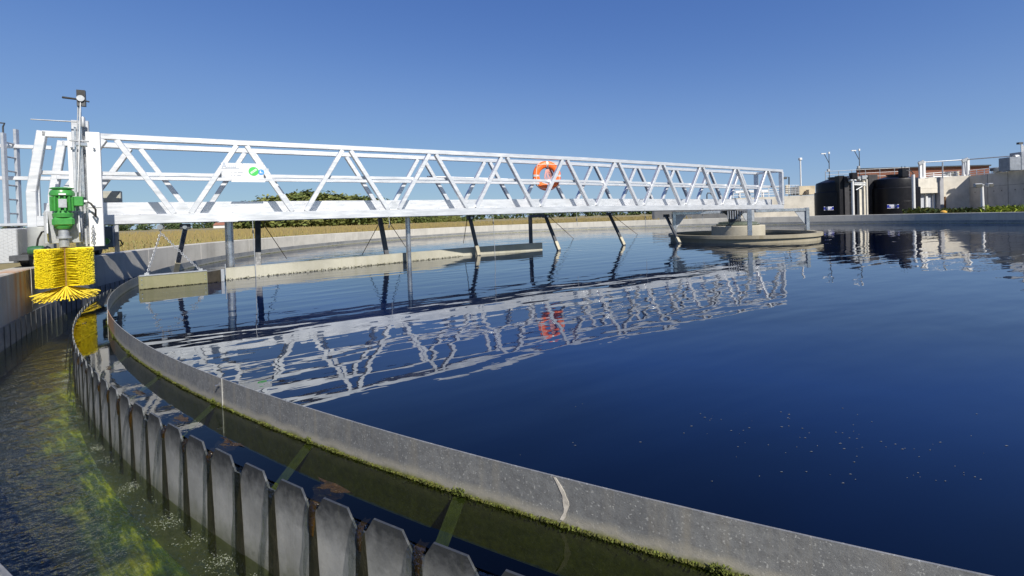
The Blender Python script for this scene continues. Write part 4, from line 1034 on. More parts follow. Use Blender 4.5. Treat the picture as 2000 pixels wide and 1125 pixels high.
# ================================================================== FIELD AND TREES
rc = random.Random(21); mb = MB()
def corn(x, y, zg, h, far):
    t = rc.random()
    green = (0.13 + .08 * t, 0.18 + .05 * t, 0.04); dry = (0.24 + .08 * t, 0.195 + .06 * t, 0.095)
    top = Vector((x, y, zg + h)); an0 = rc.uniform(0, 6.3); nl = 5 if not far else 3
    for i in range(nl):
        hh = 0.45 + 0.5 * i / nl; an = an0 + i * 2.4 + rc.uniform(-.4, .4); d = Vector((math.cos(an), math.sin(an), 0)); s = Vector((-d.y, d.x, 0)) * (0.035 if not far else 0.10)
        c = Vector((x, y, zg + h * hh)); L = rc.uniform(.3, .5)
        g = hh * 0.75 + rc.uniform(-.3, .25); colr = tuple(a * (1 - g) + b * g for a, b in zip(green, dry)) if g > .2 else green
        colr = tuple(max(0.01, min(1, v)) for v in colr)
        p1 = c + d * L * .5 + ZV * .20; p2 = c + d * L + ZV * .03
        mb.add([c - s, c + s, p1 + s, p1 - s, p2], [(0, 1, 2, 3), (3, 2, 4)], colr)
    w = 0.012 if not far else 0.05
    for sx, sy in ((w, 0), (0, w)):
        mb.add([Vector((x - sx, y - sy, zg + h * .25)), Vector((x + sx, y + sy, zg + h * .25)), Vector((x + sx, y + sy, zg + h + .16)), Vector((x - sx, y - sy, zg + h + .16))], [(0, 1, 2, 3)], dry if rc.random() < .75 else (0.31, .24, .11))
def in_field(x, y): return math.hypot(x - CX, y - CYY) > 20.3
cnt = 0
for _ in range(20000):
    dep = 8 + 112 * rc.random() ** 1.7; ang = rc.uniform(R(-44), R(21)); x, y = dep * math.tan(ang), dep
    if not in_field(x, y): continue
    d = math.hypot(x, y)
    corn(x, y, -1.6, rc.gauss(1.72, 0.09), d > 45); cnt += 1
# canopy of the rest of the field
vs = []; fs = []; NA, NR = 90, 60
for i in range(NR + 1):
    dep = 12 * (320 / 12) ** (i / NR)
    for k in range(NA + 1):
        ang = R(-46 + 68 * k / NA); x, y = dep * math.tan(ang), dep
        dd = math.hypot(x - CX, y - CYY); z = -0.22 + rc.uniform(-.10, .10) + (0.22 if dep > 90 else 0)
        if dd < 21.3: z = -1.75
        vs.append(Vector((x, y, z)))
for i in range(NR):
    for k in range(NA):
        t = rc.random(); mb.add([vs[i * (NA + 1) + k], vs[i * (NA + 1) + k + 1], vs[(i + 1) * (NA + 1) + k + 1], vs[(i + 1) * (NA + 1) + k]], [(0, 1, 2, 3)], (0.21 + .07 * t, 0.175 + .055 * t, 0.085 + .02 * t))
mb.build('corn_field', CORN, kind='stuff', recalc=False, label='ripening yellow-green corn field beyond the tank wall')

def crown(mbx, rt, c, rx, rz, n, size, pal, gaps=0.0):
    lobes = [(c + Vector((rt.uniform(-.6, .6) * rx, rt.uniform(-.6, .6) * rx, rt.uniform(-.6, .55) * rz)), rt.uniform(.36, .55)) for _ in range(16)]
    for _ in range(n):
        lc, lr = rt.choice(lobes); d = Vector((rt.gauss(0, 1), rt.gauss(0, 1), rt.gauss(0, 1))).normalized(); q = rt.uniform(.55, 1.08)
        p = lc + Vector((d.x * rx * lr * q, d.y * rx * lr * q, d.z * rz * lr * q))
        if rt.random() < gaps: q = rt.uniform(.7, 1.0) ; p = c + Vector((d.x * rx * q, d.y * rx * q, d.z * rz * q * .92))
        a = Vector((rt.gauss(0, 1), rt.gauss(0, 1), rt.gauss(0, .7))).normalized(); b = a.cross(d + Vector((.1, .2, .3))).normalized()
        s = size * rt.uniform(.5, 1.2); k = rt.random(); base = pal[int(rt.random() * len(pal))]
        colr = tuple(v * (0.75 + .5 * k) for v in base)
        mbx.add([p - a * s, p + b * s * .7, p + a * s, p - b * s * .6], [(0, 1, 2, 3)], colr)
PAL = [[(0.13, 0.15, 0.038), (0.16, 0.17, 0.045), (0.11, 0.13, 0.033)], [(0.15, 0.165, 0.042), (0.175, 0.175, 0.05), (0.12, 0.14, 0.038)], [(0.105, 0.135, 0.036), (0.125, 0.145, 0.042), (0.085, 0.115, 0.03)]]
protos = []
def tree_proto(i, loc, h, label):
    rt = random.Random(100 + i); t = thing('broadleaf_tree', loc, label, 'tree', 'trees of the grove beyond the corn field')
    c = Vector(loc); mbx = MB(); crown(mbx, rt, c + ZV * h * .50, h * .40, h * .50, 8000, h * 0.040, PAL[i % 3], .45); mbx.build('crown', LEAF, t, recalc=False)
    m2 = MB(); m2.tube([c - ZV * .2, c + ZV * h * .25, c + ZV * h * .55], [h * .025, h * .02, h * .008], 8)
    for k in range(6):
        a = rt.uniform(0, 6.3); m2.tube([c + ZV * h * rt.uniform(.22, .4), c + Vector((math.cos(a) * h * .2, math.sin(a) * h * .2, h * rt.uniform(.5, .7)))], [h * .01, h * .003], 5)
    m2.build('trunk', BARK, t); return t
HP = 12.0
gr_list = [(472, 405, 158), (488, 393, 155), (503, 388, 150), (519, 386, 160), (534, 382, 152), (550, 378, 156), (566, 375, 149), (583, 371, 158), (600, 370, 151), (617, 372, 156), (634, 375, 150), (651, 376, 157), (668, 377, 151), (685, 379, 158), (702, 379, 152), (719, 383, 157), (735, 388, 153), (751, 397, 158),
           (772, 414, 165), (800, 416, 170), (828, 417, 168), (856, 419, 172), (884, 419, 176), (912, 421, 180)]
ORD = 'first second third fourth fifth sixth seventh eighth ninth tenth eleventh twelfth thirteenth fourteenth fifteenth sixteenth seventeenth eighteenth'.split()
WORD = ['dark round-topped', 'lighter olive-green', 'deep green']
for i, (x, ytop, dep) in enumerate(gr_list):
    top = at(x, ytop, dep); h = top.z + 1.6; loc = Vector((top.x, top.y, -1.6))
    if i < 18: lab = '%s tree in the rounded grove, %s from its left edge' % (WORD[i % 3], ORD[i])
    else: lab = '%s low tree trailing right of the rounded grove, %s from the grove' % (WORD[i % 3], ORD[i - 18])
    if i < 3: protos.append((tree_proto(i, loc, h, lab), h))
    else:
        p, hp = protos[i % 3]; k = h / hp
        copy_tree(p, loc, lab, 'trees of the grove beyond the corn field', (k * (1.5 if i < 18 else 1.9), k * (1.5 if i < 18 else 1.9), k), i * 1.3)
rt = random.Random(77); mb = MB()
for i in range(150):                          # far hedge line
    x = -420 + i * 4.4 + rt.uniform(-2, 2); y = 330 + rt.uniform(-12, 12) ; h = rt.uniform(6.5, 9.5)
    crown(mb, rt, Vector((x, y, -1.6 + h * .5)), h * .55, h * .5, 130, .9, [(0.06, 0.09, 0.03), (0.08, 0.10, 0.035), (0.05, 0.075, 0.03)])
mb.build('treeline', LEAF, kind='stuff', recalc=False, label='low dark tree line along the far edge of the field')
fh = at(436, 436, 300); fhouse = thing('farmhouse', (fh.x, fh.y, -1.6), 'tiny white farmhouse in the far tree line', 'house')
MB().box((fh.x, fh.y, 0.1), 9, 6, 3.4).build('wall', WHITE, fhouse); MB().prism([(fh.x - 4.8, fh.y - 3.4, 1.8), (fh.x - 4.8, fh.y + 3.4, 1.8), (fh.x - 4.8, fh.y, 3.6)], (9.6, 0, 0)).build('roof', BRICK, fhouse)

# ================================================================== PLANT BUILDINGS ON THE RIGHT
ZG = -1.6
def px_w(px, dep): return px / F_PX * dep
# two black tanks
GT = 'black chemical storage tanks behind the wall'
def black_tank(cx_px, w_px, dep, y_top, y_sh, y_lid, label, side_px):
    c = at(cx_px, 400, dep); r = px_w(w_px / 2, dep) * 0.83; zt_ = at(cx_px, y_top, dep).z; zs_ = at(cx_px, y_sh, dep).z; zl = at(cx_px, y_lid, dep).z
    t = thing('storage_tank', (c.x, c.y, ZG), label, 'tank', GT); cc_ = (c.x, c.y, 0)
    MB().lathe([(0, ZG), (r, ZG), (r, zs_ - .04), (r - .03, zs_), (r * .93, zs_), (0, zs_)], cc_, 56).build('body', BLACKP, t, smooth=True)
    MB().lathe([(0, zs_), (r * .925, zs_), (r * .925, zt_ - .1), (r * .90, zt_), (r * .40, zl - .12), (0, zl - .12)], cc_, 56).build('upper_tank', BLACKP, t, smooth=True)
    MB().lathe([(0, zl - .13), (r * .34, zl - .13), (r * .34, zl - .02), (r * .38, zl - .02), (r * .38, zl + .04), (0, zl + .05)], cc_, 32).build('hatch', BLACKP2, t, smooth=True)
    for zz in (-.2, 1.25): MB().lathe([(r + .001, zz), (r + .006, zz + .01), (r + .006, zz + .04), (r + .001, zz + .05)], cc_, 56, closed=True).build('band', BLACKP, t, smooth=True)
    return t, c, r
t1, c1_, r1 = black_tank(1634, 88, 36.5, 357, 375, 347, 'left black storage tank, partly hidden behind the concrete pillar', 1)
t2, c2_, r2 = black_tank(1749, 90, 36.0, 350, 367, 342, 'right black storage tank with the black box on its rim', 1)
def tank_sign(t, px, py, w, h, dep, name='sign'):
    c = at(px, py, dep); W, H = px_w(w, dep), px_w(h, dep)
    p = MB().box(c, W, .02, H).build('sign_plate', BLUE, t)
    MB().box(c + Vector((0, -.012, H * .45)), W, .006, H * .08).build('border', WHITE, p); MB().box(c + Vector((0, -.012, -H * .45)), W, .006, H * .08).build('border', WHITE, p)
    for k in range(6): MB().box(c + Vector((-W * .26 + k * W * .105, -.013, H * .15)), W * .085, .006, H * .30).build('lettering', WHITE, p)
    for k in range(3): MB().box(c + Vector((-W * .14 + k * W * .12, -.013, -H * .18)), W * .09, .006, H * .22).build('lettering', WHITE, p)
tank_sign(t1, 1618.5, 407, 19, 7, c1_.y - r1 - .10); tank_sign(t2, 1744, 403, 23, 7.5, c2_.y - r2 - .14)
# dark ducts beside the tanks
def box_px(mbname, x0, x1, y0, z0, dep, thick, mat, par, bevel=0.0):
    a, b = at(x0, y0, dep), at(x1, y0, dep); zt_ = (a.z + b.z) / 2
    return MB().box(((a.x + b.x) / 2, dep + thick / 2, (zt_ + z0) / 2), b.x - a.x, thick, zt_ - z0).build(mbname, mat, par, bevel=bevel)
def simple(name, label, cat, base): return thing(name, base, label, cat)
q = at(1652, 400, 35.0); d1 = simple('access_duct', 'dark square duct standing against the left black tank', 'duct', (q.x, q.y, ZG)); box_px('casing', 1639, 1649, 343, ZG, 35.0, .5, BLACKP, d1); box_px('front_panel', 1649.3, 1658, 344, ZG, 34.9, .5, BLACKP2, d1)
q = at(1699, 400, 36.2); d2 = simple('access_duct', 'dark square duct between the concrete pillar and the right black tank', 'duct', (q.x, q.y, ZG)); box_px('casing', 1692, 1696, 341, ZG, 36.2, .6, BLACKP, d2); box_px('front_panel', 1696.2, 1714, 341, ZG, 36.5, .6, BLACKP2, d2)
q = at(1787, 400, 34.6); d3 = simple('ladder_casing', 'black vertical casing on the right flank of the right black tank', 'casing', (q.x, q.y, ZG)); box_px('lower_casing', 1778, 1795, 367, ZG, 34.7, .6, BLACKP, d3); box_px('upper_casing', 1771, 1789, 347, at(1780, 366.5, 34.9).z, 34.95, .5, BLACKP, d3)
# concrete pillar with pipework
q = at(1684, 400, 37.5); cp_ = simple('concrete_pillar', 'beige concrete pillar with pipes between the two black tanks', 'pillar', (q.x, q.y, ZG))
box_px('shaft', 1678, 1690, 353, ZG, 34.9, .8, CONC_W, cp_)
for x0, y0 in ((1692, 350),): 
    p = at(x0, y0, 34.7); MB().tube([(p.x, p.y, ZG), (p.x, p.y, p.z)], .075, 10).build('pipe', mat_plain('pvc_pipe', (.62, .58, .5), .5, 0, .1, 6), cp_, smooth=True)
for i, y in enumerate((352, 358, 361)):
    p, p2 = at(1668, y, 34.7), at(1693, y + (i - 1), 34.7); MB().tube([p, p2], .05, 8).build('cross_pipe', GALV, cp_, smooth=True)
p, p2 = at(1672, 371, 34.7), at(1684, 364, 34.7); MB().tube([p, p2], .04, 8).build('cross_pipe', GALV, cp_)
for x, y, s in ((1676, 348, .22), (1686, 347, .3), (1662, 352, .25), (1659, 346, .2), (1690, 345, .18)):
    p = at(x, y, 34.7); MB().box(p, s * 1.2, .25, s).build('valve', GALV, cp_, bevel=.03)
# lamp masts in white tube by the tanks
GL = 'slim white poles behind the wall'
def pole(px0, y0, dep, r, label, px1=None, name='white_pole'):
    a = at(px0, y0, dep); t = thing(name, (a.x, a.y, ZG), label, 'pole', GL)
    MB().lathe([(0, ZG), (r * 1.6, ZG), (r * 1.6, ZG + .1), (r, ZG + .1), (r, a.z), (0, a.z)], (a.x, a.y, 0), 14).build('shaft', WHITE, t, smooth=True)
    return t, a
tpl, pa = pole(1665, 354, 33.5, .085, 'white pole with a small box lamp in front of the left black tank'); MB().box(pa + Vector((-.08, 0, .06)), .22, .2, .14).build('lamp_box', GALV, tpl, bevel=.03)
tpl, pa = pole(1783.5, 341, 33.5, .10, 'white pole beside the right black tank'); MB().tube([pa, pa + Vector((0, 0, .1)), pa + Vector((-.15, 0, .28)), pa + Vector((-.5, 0, .32))], .03, 8).build('elbow', BLACKP2, tpl, smooth=True)
tpl, pa = pole(1563, 313, 48, .07, 'thin white pole rising behind the beige blocks'); MB().box(pa + Vector((0, 0, .12)), .28, .28, .26).build('lamp_head', WHITE, tpl, bevel=.04)
# twin floodlight mast
fa = at(1918, 367, 30.5); fl = thing('floodlight_mast', (fa.x, fa.y, ZG), 'white mast with two floodlight heads before the shaded concrete wall', 'floodlight')
MB().tube([(fa.x + .05, fa.y, ZG), (fa.x, fa.y, fa.z + .1)], [.12, .075], 14).build('mast', WHITE, fl, smooth=True)
MB().box((fa.x, fa.y, fa.z + .2), .95, .10, .09).build('crossbar', GALV, fl)
for sx in (-1, 1):
    c = Vector((fa.x + sx * .37, fa.y - .1, fa.z + .16)); h_ = MB().box(c, .42, .22, .26, Vector((1, sx * .25, 0))).build('floodlight_head', GALV, fl, bevel=.03)
    MB().box(c + Vector((sx * .03, -.125, -.02)), .34, .012, .19, Vector((1, sx * .25, 0))).build('lens', mat_plain('lamp_glass', (.12, .12, .11), .12, .2, .1, 5), h_)
# antenna masts
GA = 'thin forked antenna masts behind the tanks'
def antenna(px, ytop, yb, dep, label):
    a, b = at(px, ytop, dep), at(px + 1, yb, dep); t = thing('antenna_mast', (b.x, b.y, ZG), label, 'antenna', GA)
    MB().tube([(b.x, b.y, ZG), (b.x, b.y, b.z), a], [.06, .05, .03], 8).build('mast', DARKSTEEL, t)
    f = at(px, ytop + 18, dep); g = at(px - 9, ytop + 1, dep); MB().tube([f, g], .03, 6).build('fork_arm', DARKSTEEL, t)
    MB().box(g + Vector((-.1, 0, .05)), .5, .12, .1).build('sensor_head', WHITE, t); MB().box(a + Vector((0, 0, .08)), .14, .12, .2).build('sensor_head', WHITE, t)
    p = at(px - 1, ytop + 33, dep); MB().box(p, .25, .2, .3).build('junction_box', GALV, t, bevel=.03)
antenna(1619, 300, 350, 50, 'forked antenna mast rising behind the left black tank')
antenna(1678, 294, 342, 50, 'forked antenna mast rising behind the concrete pillar')
# black box on the tank rim, with pipe
bx = at(1764.5, 338, 35.0); bo = thing('junction_box', bx - ZV * .3, 'black box on the rim of the right black tank', 'box'); MB().box(bx, .52, .4, .62).build('casing', BLACKP, bo, bevel=.03)
for sx in (-.12, .12): MB().tube([bx + Vector((sx, 0, .3)), bx + Vector((sx, 0, .52))], .02, 6).build('pin', BLACKP2, bo)
bx2 = at(1666.5, 344, 34.5); bo2 = thing('junction_box', bx2 - ZV * .3, 'black box above the pole by the left black tank', 'box'); MB().box(bx2, .42, .35, .5).build('casing', BLACKP, bo2, bevel=.03)

# long pale wall on the left with railing and blocks
wl_ = thing('settling_tank_wall', tuple(at(1500, 400, 46).xy) + (ZG,), 'long pale concrete tank wall behind the inner end of the bridge', 'wall')
p0, p1, p2 = at(1278, 401, 54), at(1438, 387, 47), at(1592, 381, 44.5)
for a_, b_, m_ in ((p0, p1, CONC_B), (p1, p2, CONC_W)):  # shade on the left stretch put into a darker concrete
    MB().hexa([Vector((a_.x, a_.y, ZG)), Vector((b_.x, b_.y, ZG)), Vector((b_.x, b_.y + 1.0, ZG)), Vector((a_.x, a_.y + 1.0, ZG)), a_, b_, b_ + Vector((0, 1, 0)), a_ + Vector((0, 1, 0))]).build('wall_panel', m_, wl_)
q = at(1576, 380, 46); bl = thing('beige_block', (q.x, q.y, q.z), 'stepped beige concrete block on the wall left of the black tanks', 'block')
box_px('block', 1561, 1592, 363, q.z, 46.2, 1.5, CONC_BEIGE, bl); box_px('lower_step', 1580, 1592, 370, q.z, 45.6, .5, CONC_BEIGE, bl)
def railing(name, label, pts_top, z_low, n_rails, posts, mat, r=.03, cat='railing', group='metal railings along the concrete structures'):
    t = thing(name, (pts_top[0].x, pts_top[0].y, z_low), label, cat, group)
    for k in range(n_rails):
        f = k / n_rails; pts = [Vector((p.x, p.y, p.z + (z_low - p.z) * f)) for p in pts_top]
        MB().tube(pts, r, 6).build('rail', mat, t)
    for i in range(posts):
        u = i / (posts - 1) * (len(pts_top) - 1); j = min(int(u), len(pts_top) - 2); p = pts_top[j].lerp(pts_top[j + 1], u - j)
        MB().tube([Vector((p.x, p.y, z_low - .05)), p], r * 1.1, 6).build('post', mat, t)
    return t
railing('safety_railing', 'grey railing on the pale wall right of the bridge end', [at(1533, 362, 46), at(1560, 362, 46)], at(1545, 381, 46).z, 5, 5, GALV, .025)
railing('safety_railing', 'white railing on the pale wall seen through the bridge truss', [at(1432, 368, 47.5), at(1480, 367, 46.8), at(1530, 365, 46.3)], at(1480, 385, 46.8).z, 4, 8, WHITE, .03)
railing('safety_railing', 'railing above the pillar between the two black tanks', [at(1612, 335, 46), at(1690, 331, 45), at(1776, 327, 44)], at(1690, 352, 45).z, 3, 7, GALV, .025)
lp = at(1537, 345, 46.5); hk = thing('hooked_lamp', (lp.x, lp.y, ZG), 'dark hooked lamp post right of the bridge end', 'lamp'); b_ = at(1541, 381, 46.5)
MB().tube([(b_.x, b_.y, ZG), (b_.x, b_.y, b_.z), at(1541, 346, 46.5), at(1533, 346, 46.5)], .06, 8).build('post', DARKSTEEL, hk); MB().box(at(1533, 348, 46.5), .3, .2, .2).build('lamp_head', DARKSTEEL, hk); MB().box(at(1538, 370, 46.4), .35, .2, .9).build('switch_box', CONC_BEIGE, hk)
eq = at(1444, 374, 48); wp = thing('pipe_gantry', (eq.x, eq.y, ZG), 'low white pipework behind the truss near the bridge end', 'pipework')
MB().tube([at(1436, 376, 48), at(1452, 374, 48), at(1500, 374, 47.5)], .12, 10).build('pipe', WHITE, wp, smooth=True); MB().tube([at(1444, 387, 48), at(1444, 374, 48)], .1, 10).build('stand', WHITE, wp); MB().tube([at(1490, 387, 47.6), at(1490, 374, 47.6)], .1, 10).build('stand', WHITE, wp)
g0 = at(1384, 377, 52); ge = thing('gooseneck_pipe', (g0.x, g0.y, ZG), 'dark gooseneck vent pipe seen through the truss', 'pipe'); MB().tube([(g0.x - .2, g0.y, ZG), (g0.x - .2, g0.y, g0.z - .2), (g0.x - .1, g0.y, g0.z), (g0.x + .2, g0.y, g0.z), (g0.x + .35, g0.y, g0.z - .25)], .07, 8).build('pipe', DARKSTEEL, ge, smooth=True)

# concrete building on the far right
bd = thing('concrete_building', tuple(at(1870, 400, 41).xy) + (ZG,), 'tall raw concrete basin building with a shaded side at the right edge', 'building')
C1 = at(1893, 344, 40.5); ZT = C1.z
dB = Vector((-0.30, -0.95, 0)).normalized(); dA = Vector((-0.95, 0.30, 0)).normalized()
tB = 30.0
E1 = Vector((C1.x, C1.y, ZG)); E2 = E1 + dB * tB
def slab(p, q, inward, t, z0, z1, name, mat, par):
    p, q = Vector((p.x, p.y, 0)), Vector((q.x, q.y, 0)); i_ = Vector(inward).normalized() * t
    return MB().hexa([p + ZV * z0, q + ZV * z0, q + i_ + ZV * z0, p + i_ + ZV * z0, p + ZV * z1, q + ZV * z1, q + i_ + ZV * z1, p + i_ + ZV * z1]).build(name, mat, par)
inB = Vector((0.95, -0.30, 0))
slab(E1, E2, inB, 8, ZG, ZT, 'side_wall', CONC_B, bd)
# recessed sunny wall from the corner, then the forward block with the doorway
F1 = E1 + dA * 2.9; inA = Vector((0.30, 0.95, 0))
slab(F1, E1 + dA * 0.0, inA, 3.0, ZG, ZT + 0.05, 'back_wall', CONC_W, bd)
pil0, pil1 = at(1841, 345, 40.2), at(1848, 345, 40.2)
MB().box(((pil0.x + pil1.x) / 2, 40.70, (ZG + pil0.z) / 2), pil1.x - pil0.x, .5, pil0.z - ZG).build('pilaster', mat_concrete('grey_pilaster', (.36, .36, .37), .3, (.2, .2, .2)), bd)
G0, G1 = at(1788, 349, 40.6), at(1841, 348, 40.6); dr0, dr1, drt = at(1797, 378, 40.6), at(1834, 376, 40.6), at(1815, 377, 40.6).z
def fr(x0, x1, z0, z1, name, mat=CONC_W, y=40.6, th_=.6): return MB().box(((x0 + x1) / 2, y + th_ / 2, (z0 + z1) / 2), x1 - x0, th_, z1 - z0).build(name, mat, bd)
fr(G0.x, dr0.x, ZG, drt, 'front_wall'); fr(dr1.x, G1.x, ZG, drt, 'front_wall'); fr(G0.x, G1.x, drt, G0.z, 'front_wall')
fr(G0.x, G1.x - .02, drt + .42, drt + .46, 'ledge', y=40.585, th_=.1)
fr(dr0.x - .3, dr1.x + .3, ZG, drt, 'doorway_back', mat_plain('grey_shutter', (.50, .52, .56), .5, .1, .1, 4), y=41.0, th_=.1)
for x in (1808, 1822): p = at(x, 400, 41.0); MB().box((p.x, 40.92, (ZG + drt) / 2), .15, .12, drt - ZG).build('door_post', WHITE, bd)
p = at(1811, 398, 41.9); MB().box((p.x, 40.96, p.z), .35, .03, .16).build('door_sign', BLUE, bd); p = at(1830, 398, 41.6); MB().tube([(p.x, 40.85, ZG), (p.x, 40.85, p.z + .6)], .09, 8).build('rust_pipe', BROWNM, bd)
# form joints and tie holes on the shaded side wall
nB = -inB.normalized()
for k in range(1, 9):
    p = E1 + dB * (k * 2.35); MB().bar(p + nB * .006, p + nB * .006 + ZV * (ZT - ZG - .02), .05, .012, dB).build('form_joint', mat_plain('joint_dark', (.22, .22, .21), .9, 0, .3, 4), bd)
    for z in (0.4, 1.9):
        for e_ in (.7, 1.6): MB().lathe([(.05, 0), (.05, .012), (0, .012)], p - dB * e_ + nB * .001 + ZV * (z - ZG), 8, axis=nB).build('tie_hole', DARKSTEEL, bd)
MB().bar(E1 + nB * .008 + ZV * (2.3 - ZG), E2 + nB * .008 + ZV * (2.3 - ZG), .03, .012, ZV).build('form_joint', bpy.data.materials['joint_dark'], bd)
# pylon pairs, crossline, railing, brick hall
GPY = 'white pylon pairs on top of the concrete building'
for x0, x1, yt, yb, dep, lab in ((1797, 1804, 315, 352, 42, 'white twin pylon at the left end of the roof crossline'), (1882, 1890, 310, 347, 41.2, 'white twin pylon above the corner of the concrete building')):
    b0 = at(x0, yb, dep); t = thing('twin_pylon', (b0.x, b0.y, b0.z), lab, 'pylon', GPY)
    for x in (x0, x1): a, b = at(x, yt, dep), at(x, yb + 3, dep); MB().box(((a.x), dep, (a.z + b.z) / 2), .19, .16, a.z - b.z).build('leg', WHITE, t)
    a, b = at(x0 - 3, yt + 5, dep - .2), at(x1, yt, dep - .2); MB().bar(a, b, .25, .12, ZV).build('head', GALV, t)
    a = at((x0 + x1) / 2, yb - 2, dep); MB().box(a, .55, .3, .35).build('foot', WHITE, t)
cl = thing('crossline', at(1795, 318, 42), 'thin pale pipe running level from pylon to pylon over the roof', 'pipe'); MB().tube([at(1804, 317, 42), at(1884, 312, 41.1), at(2010, 302, 38)], .045, 8).build('pipe', GALV, cl)
railing('safety_railing', 'white railing on the roof left of the corner pylon', [at(1806, 339, 42.3), at(1850, 336, 41.9), at(1880, 334, 41.5)], at(1845, 349, 42).z, 3, 6, WHITE, .03)
railing('safety_railing', 'white railing on the roof right of the corner pylon', [at(1893, 333, 41), at(1930, 329, 40), at(1965, 325, 39)], at(1930, 343, 40).z, 3, 6, WHITE, .03)
p = at(1841, 348, 40.3); vp = thing('vent_pipe', (p.x, p.y, p.z), 'thin dark vent pipe standing on top of the grey pilaster', 'pipe'); MB().tube([p, at(1841, 317, 40.3)], .05, 8).build('pipe', GALV, vp)
p = at(1858, 341, 42.2); rb_ = thing('roof_box', (p.x, p.y, p.z - .3), 'beige machine box on the roof before the brick hall', 'box'); MB().box(p, .9, .6, .5).build('casing', mat_plain('beige_box', (.5, .46, .36), .5, 0, .15, 4), rb_, bevel=.03); MB().box(p + Vector((.1, -.31, 0)), .4, .02, .28).build('grille', GREYBOX, rb_)
p = at(1833, 346, 42.0); tn = thing('roof_tray', (p.x, p.y, p.z - .15), 'long low white tray on the roof edge', 'tray'); MB().box(p, 1.4, .5, .2).build('tray', WHITE, tn, bevel=.02)
bh0, bh1 = at(1672, 331, 66), at(1932, 324, 60)
hall = thing('brick_hall', ((bh0.x + bh1.x) / 2, 66, ZG), 'long low red brick hall behind the black tanks and roof railing', 'building')
MB().hexa([Vector((bh0.x, bh0.y, ZG)), Vector((bh1.x, bh1.y, ZG)), Vector((bh1.x + 11, bh1.y + 12, ZG)), Vector((bh0.x + 11, bh0.y + 12, ZG)), bh0, bh1, bh1 + Vector((11, 12, 0)), bh0 + Vector((11, 12, 0))]).build('wall', BRICK, hall)
MB().bar(bh0 + ZV * .06 + Vector((0, -.1, 0)), bh1 + ZV * .06 + Vector((.1, -.1, 0)), .3, .16, Vector((0, 1, 0))).build('roof_edge', DARKSTEEL, hall)
# machinery on the shaded wall at the frame edge
e0 = at(1975, 322, 37.0); mc = thing('dewatering_machine', (e0.x, e0.y, e0.z - .5), 'grey machine with cabinets on top of the shaded wall at the right edge', 'machine')
MACH = mat_plain('machine_grey', (.24, .26, .29), .45, .3, .2, 4)
MB().box(at(1972, 321, 34.7), .85, .8, 1.0).build('cabinet', MACH, mc, bevel=.03); MB().box(at(1969, 324, 36.7), .3, .06, .55).build('cabinet_door', BLUEGREY, mc)
MB().box(at(1994, 316, 37.6), .9, .9, 1.5).build('cabinet', MACH, mc, bevel=.03)
MB().bar(at(1945, 334, 37.4), at(1972, 326, 34.7), .28, .35, ZV).build('conveyor', GREYBOX, mc); MB().box(at(1948, 331, 37.4), .8, .4, .22).build('hopper', DARKSTEEL, mc)
for x, y in ((1960, 320), (1967, 317), (1985, 306)): MB().lathe([(0, -.18), (.16, -.18), (.18, 0), (.12, .18), (0, .18)], at(x, y, 37.1), 14, axis=(1, 0, .2)).build('drive_motor', GALV, mc, smooth=True)
MB().box(at(1983, 323, 36.4), .28, .1, .8).build('panel', WHITE, mc)
p = at(1995, 300, 37.5); cm = thing('camera_pole', (p.x, p.y, p.z), 'thin white pole with a small camera at the right edge', 'camera'); MB().tube([p - ZV * .6, at(1995, 281, 37.5)], .05, 8).build('pole', WHITE, cm); MB().box(at(1992, 280, 37.4), .35, .2, .16).build('camera_head', DARKSTEEL, cm); MB().tube([at(1999, 305, 37.5), at(1999, 284, 37.5)], .07, 8).build('pole', WHITE, cm)
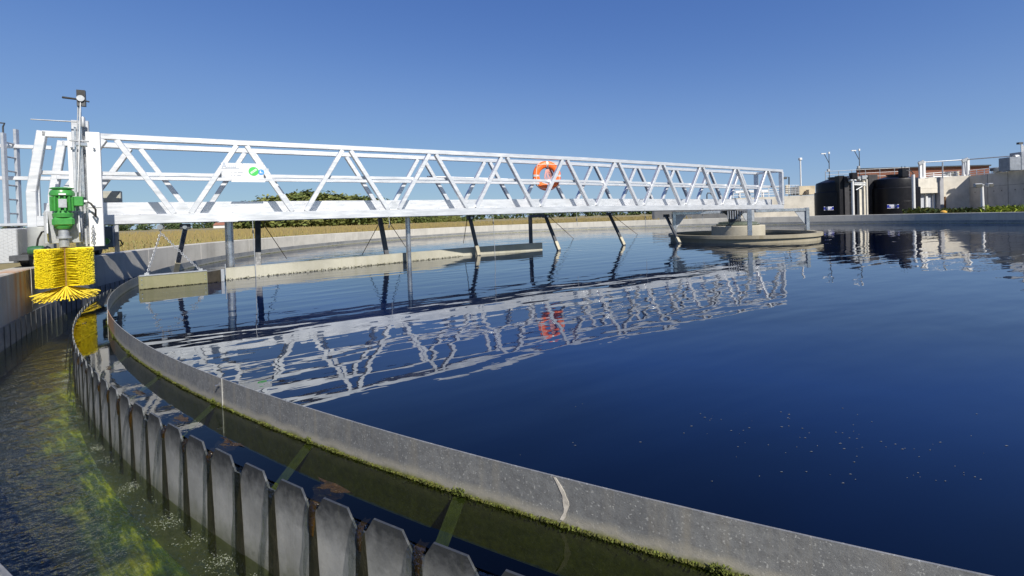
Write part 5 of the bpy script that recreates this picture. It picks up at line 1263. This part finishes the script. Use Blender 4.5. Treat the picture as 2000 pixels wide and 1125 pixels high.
# shrubs and a small yellow valve post behind the wall
GS = 'low leafy plants behind the tank wall'
def shrub(px, yb, dep, w, h, label, pal, spiky):
    b = at(px, yb, dep); zg = 0.25; t = thing('shrub', (b.x, b.y, zg), label, 'plant', GS); rt = random.Random(int(px)); mbx = MB()
    for _ in range(260 if spiky else 320):
        c = Vector((b.x + rt.gauss(0, w * .3), b.y + rt.gauss(0, w * .25), zg + rt.uniform(0, h * .55))); an = rt.uniform(0, 6.3)
        d = Vector((math.cos(an) * rt.uniform(.3, 1.3), math.sin(an) * .7, rt.uniform(.2, 1.0))).normalized() * h * rt.uniform(.35, .7); s = d.cross(Vector((.2, .5, .3))).normalized() * h * (.05 if spiky else .10)
        k = rt.uniform(.6, 1.3); colr = tuple(v * k for v in rt.choice(pal))
        mbx.add([c - s * .5, c + s * .5, c + d * .6 + s, c + d - ZV * h * .08, c + d * .6 - s], [(0, 1, 2, 3, 4)], colr)
    mbx.build('leaves', LEAF, t, recalc=False); MB().tube([(b.x, b.y, -1.6), (b.x, b.y, zg + h * .3)], .04, 6).build('stem', BARK, t)
DKP = [(0.03, 0.05, 0.018), (0.05, 0.075, 0.02), (0.10, 0.11, 0.03)]; BRP = [(0.16, 0.22, 0.02), (0.22, 0.27, 0.035), (0.11, 0.16, 0.02)]
shrub(1803, 417, 31.5, 1.3, .62, 'dark shrub at the foot of the doorway beside the right black tank', DKP, False)
shrub(1826, 417, 31.5, 1.0, .5, 'dark low shrub under the right half of the doorway', DKP, False)
shrub(1868, 417, 31.0, 1.9, .52, 'dark shrub below the diagonal shadow line of the concrete wall', DKP, False)
shrub(1895, 417, 30.5, 1.0, .45, 'dark low shrub just left of the floodlight mast', DKP, False)
shrub(1948, 417, 28.5, 1.4, .66, 'bright green spiky plant right of the floodlight mast', BRP, True)
shrub(1988, 417, 27.5, 1.2, .62, 'bright green spiky plant at the right edge of the wall', BRP, True)
p = at(1843, 414, 29); vpst = thing('valve_post', (p.x, p.y, .2), 'small yellow and white valve post below the grey pilaster', 'valve')
MB().tube([(p.x, p.y, -.6), (p.x, p.y, p.z)], .05, 8).build('stem', WHITE, vpst); MB().lathe([(0, -.05), (.16, -.04), (.16, .03), (.08, .09), (0, .1)], p, 14).build('cap', mat_plain('valve_yellow', (.7, .38, .06), .5, 0, .1, 6), vpst, smooth=True)

for o in list(bpy.data.objects):
    if '_o' in o: del o['_o']
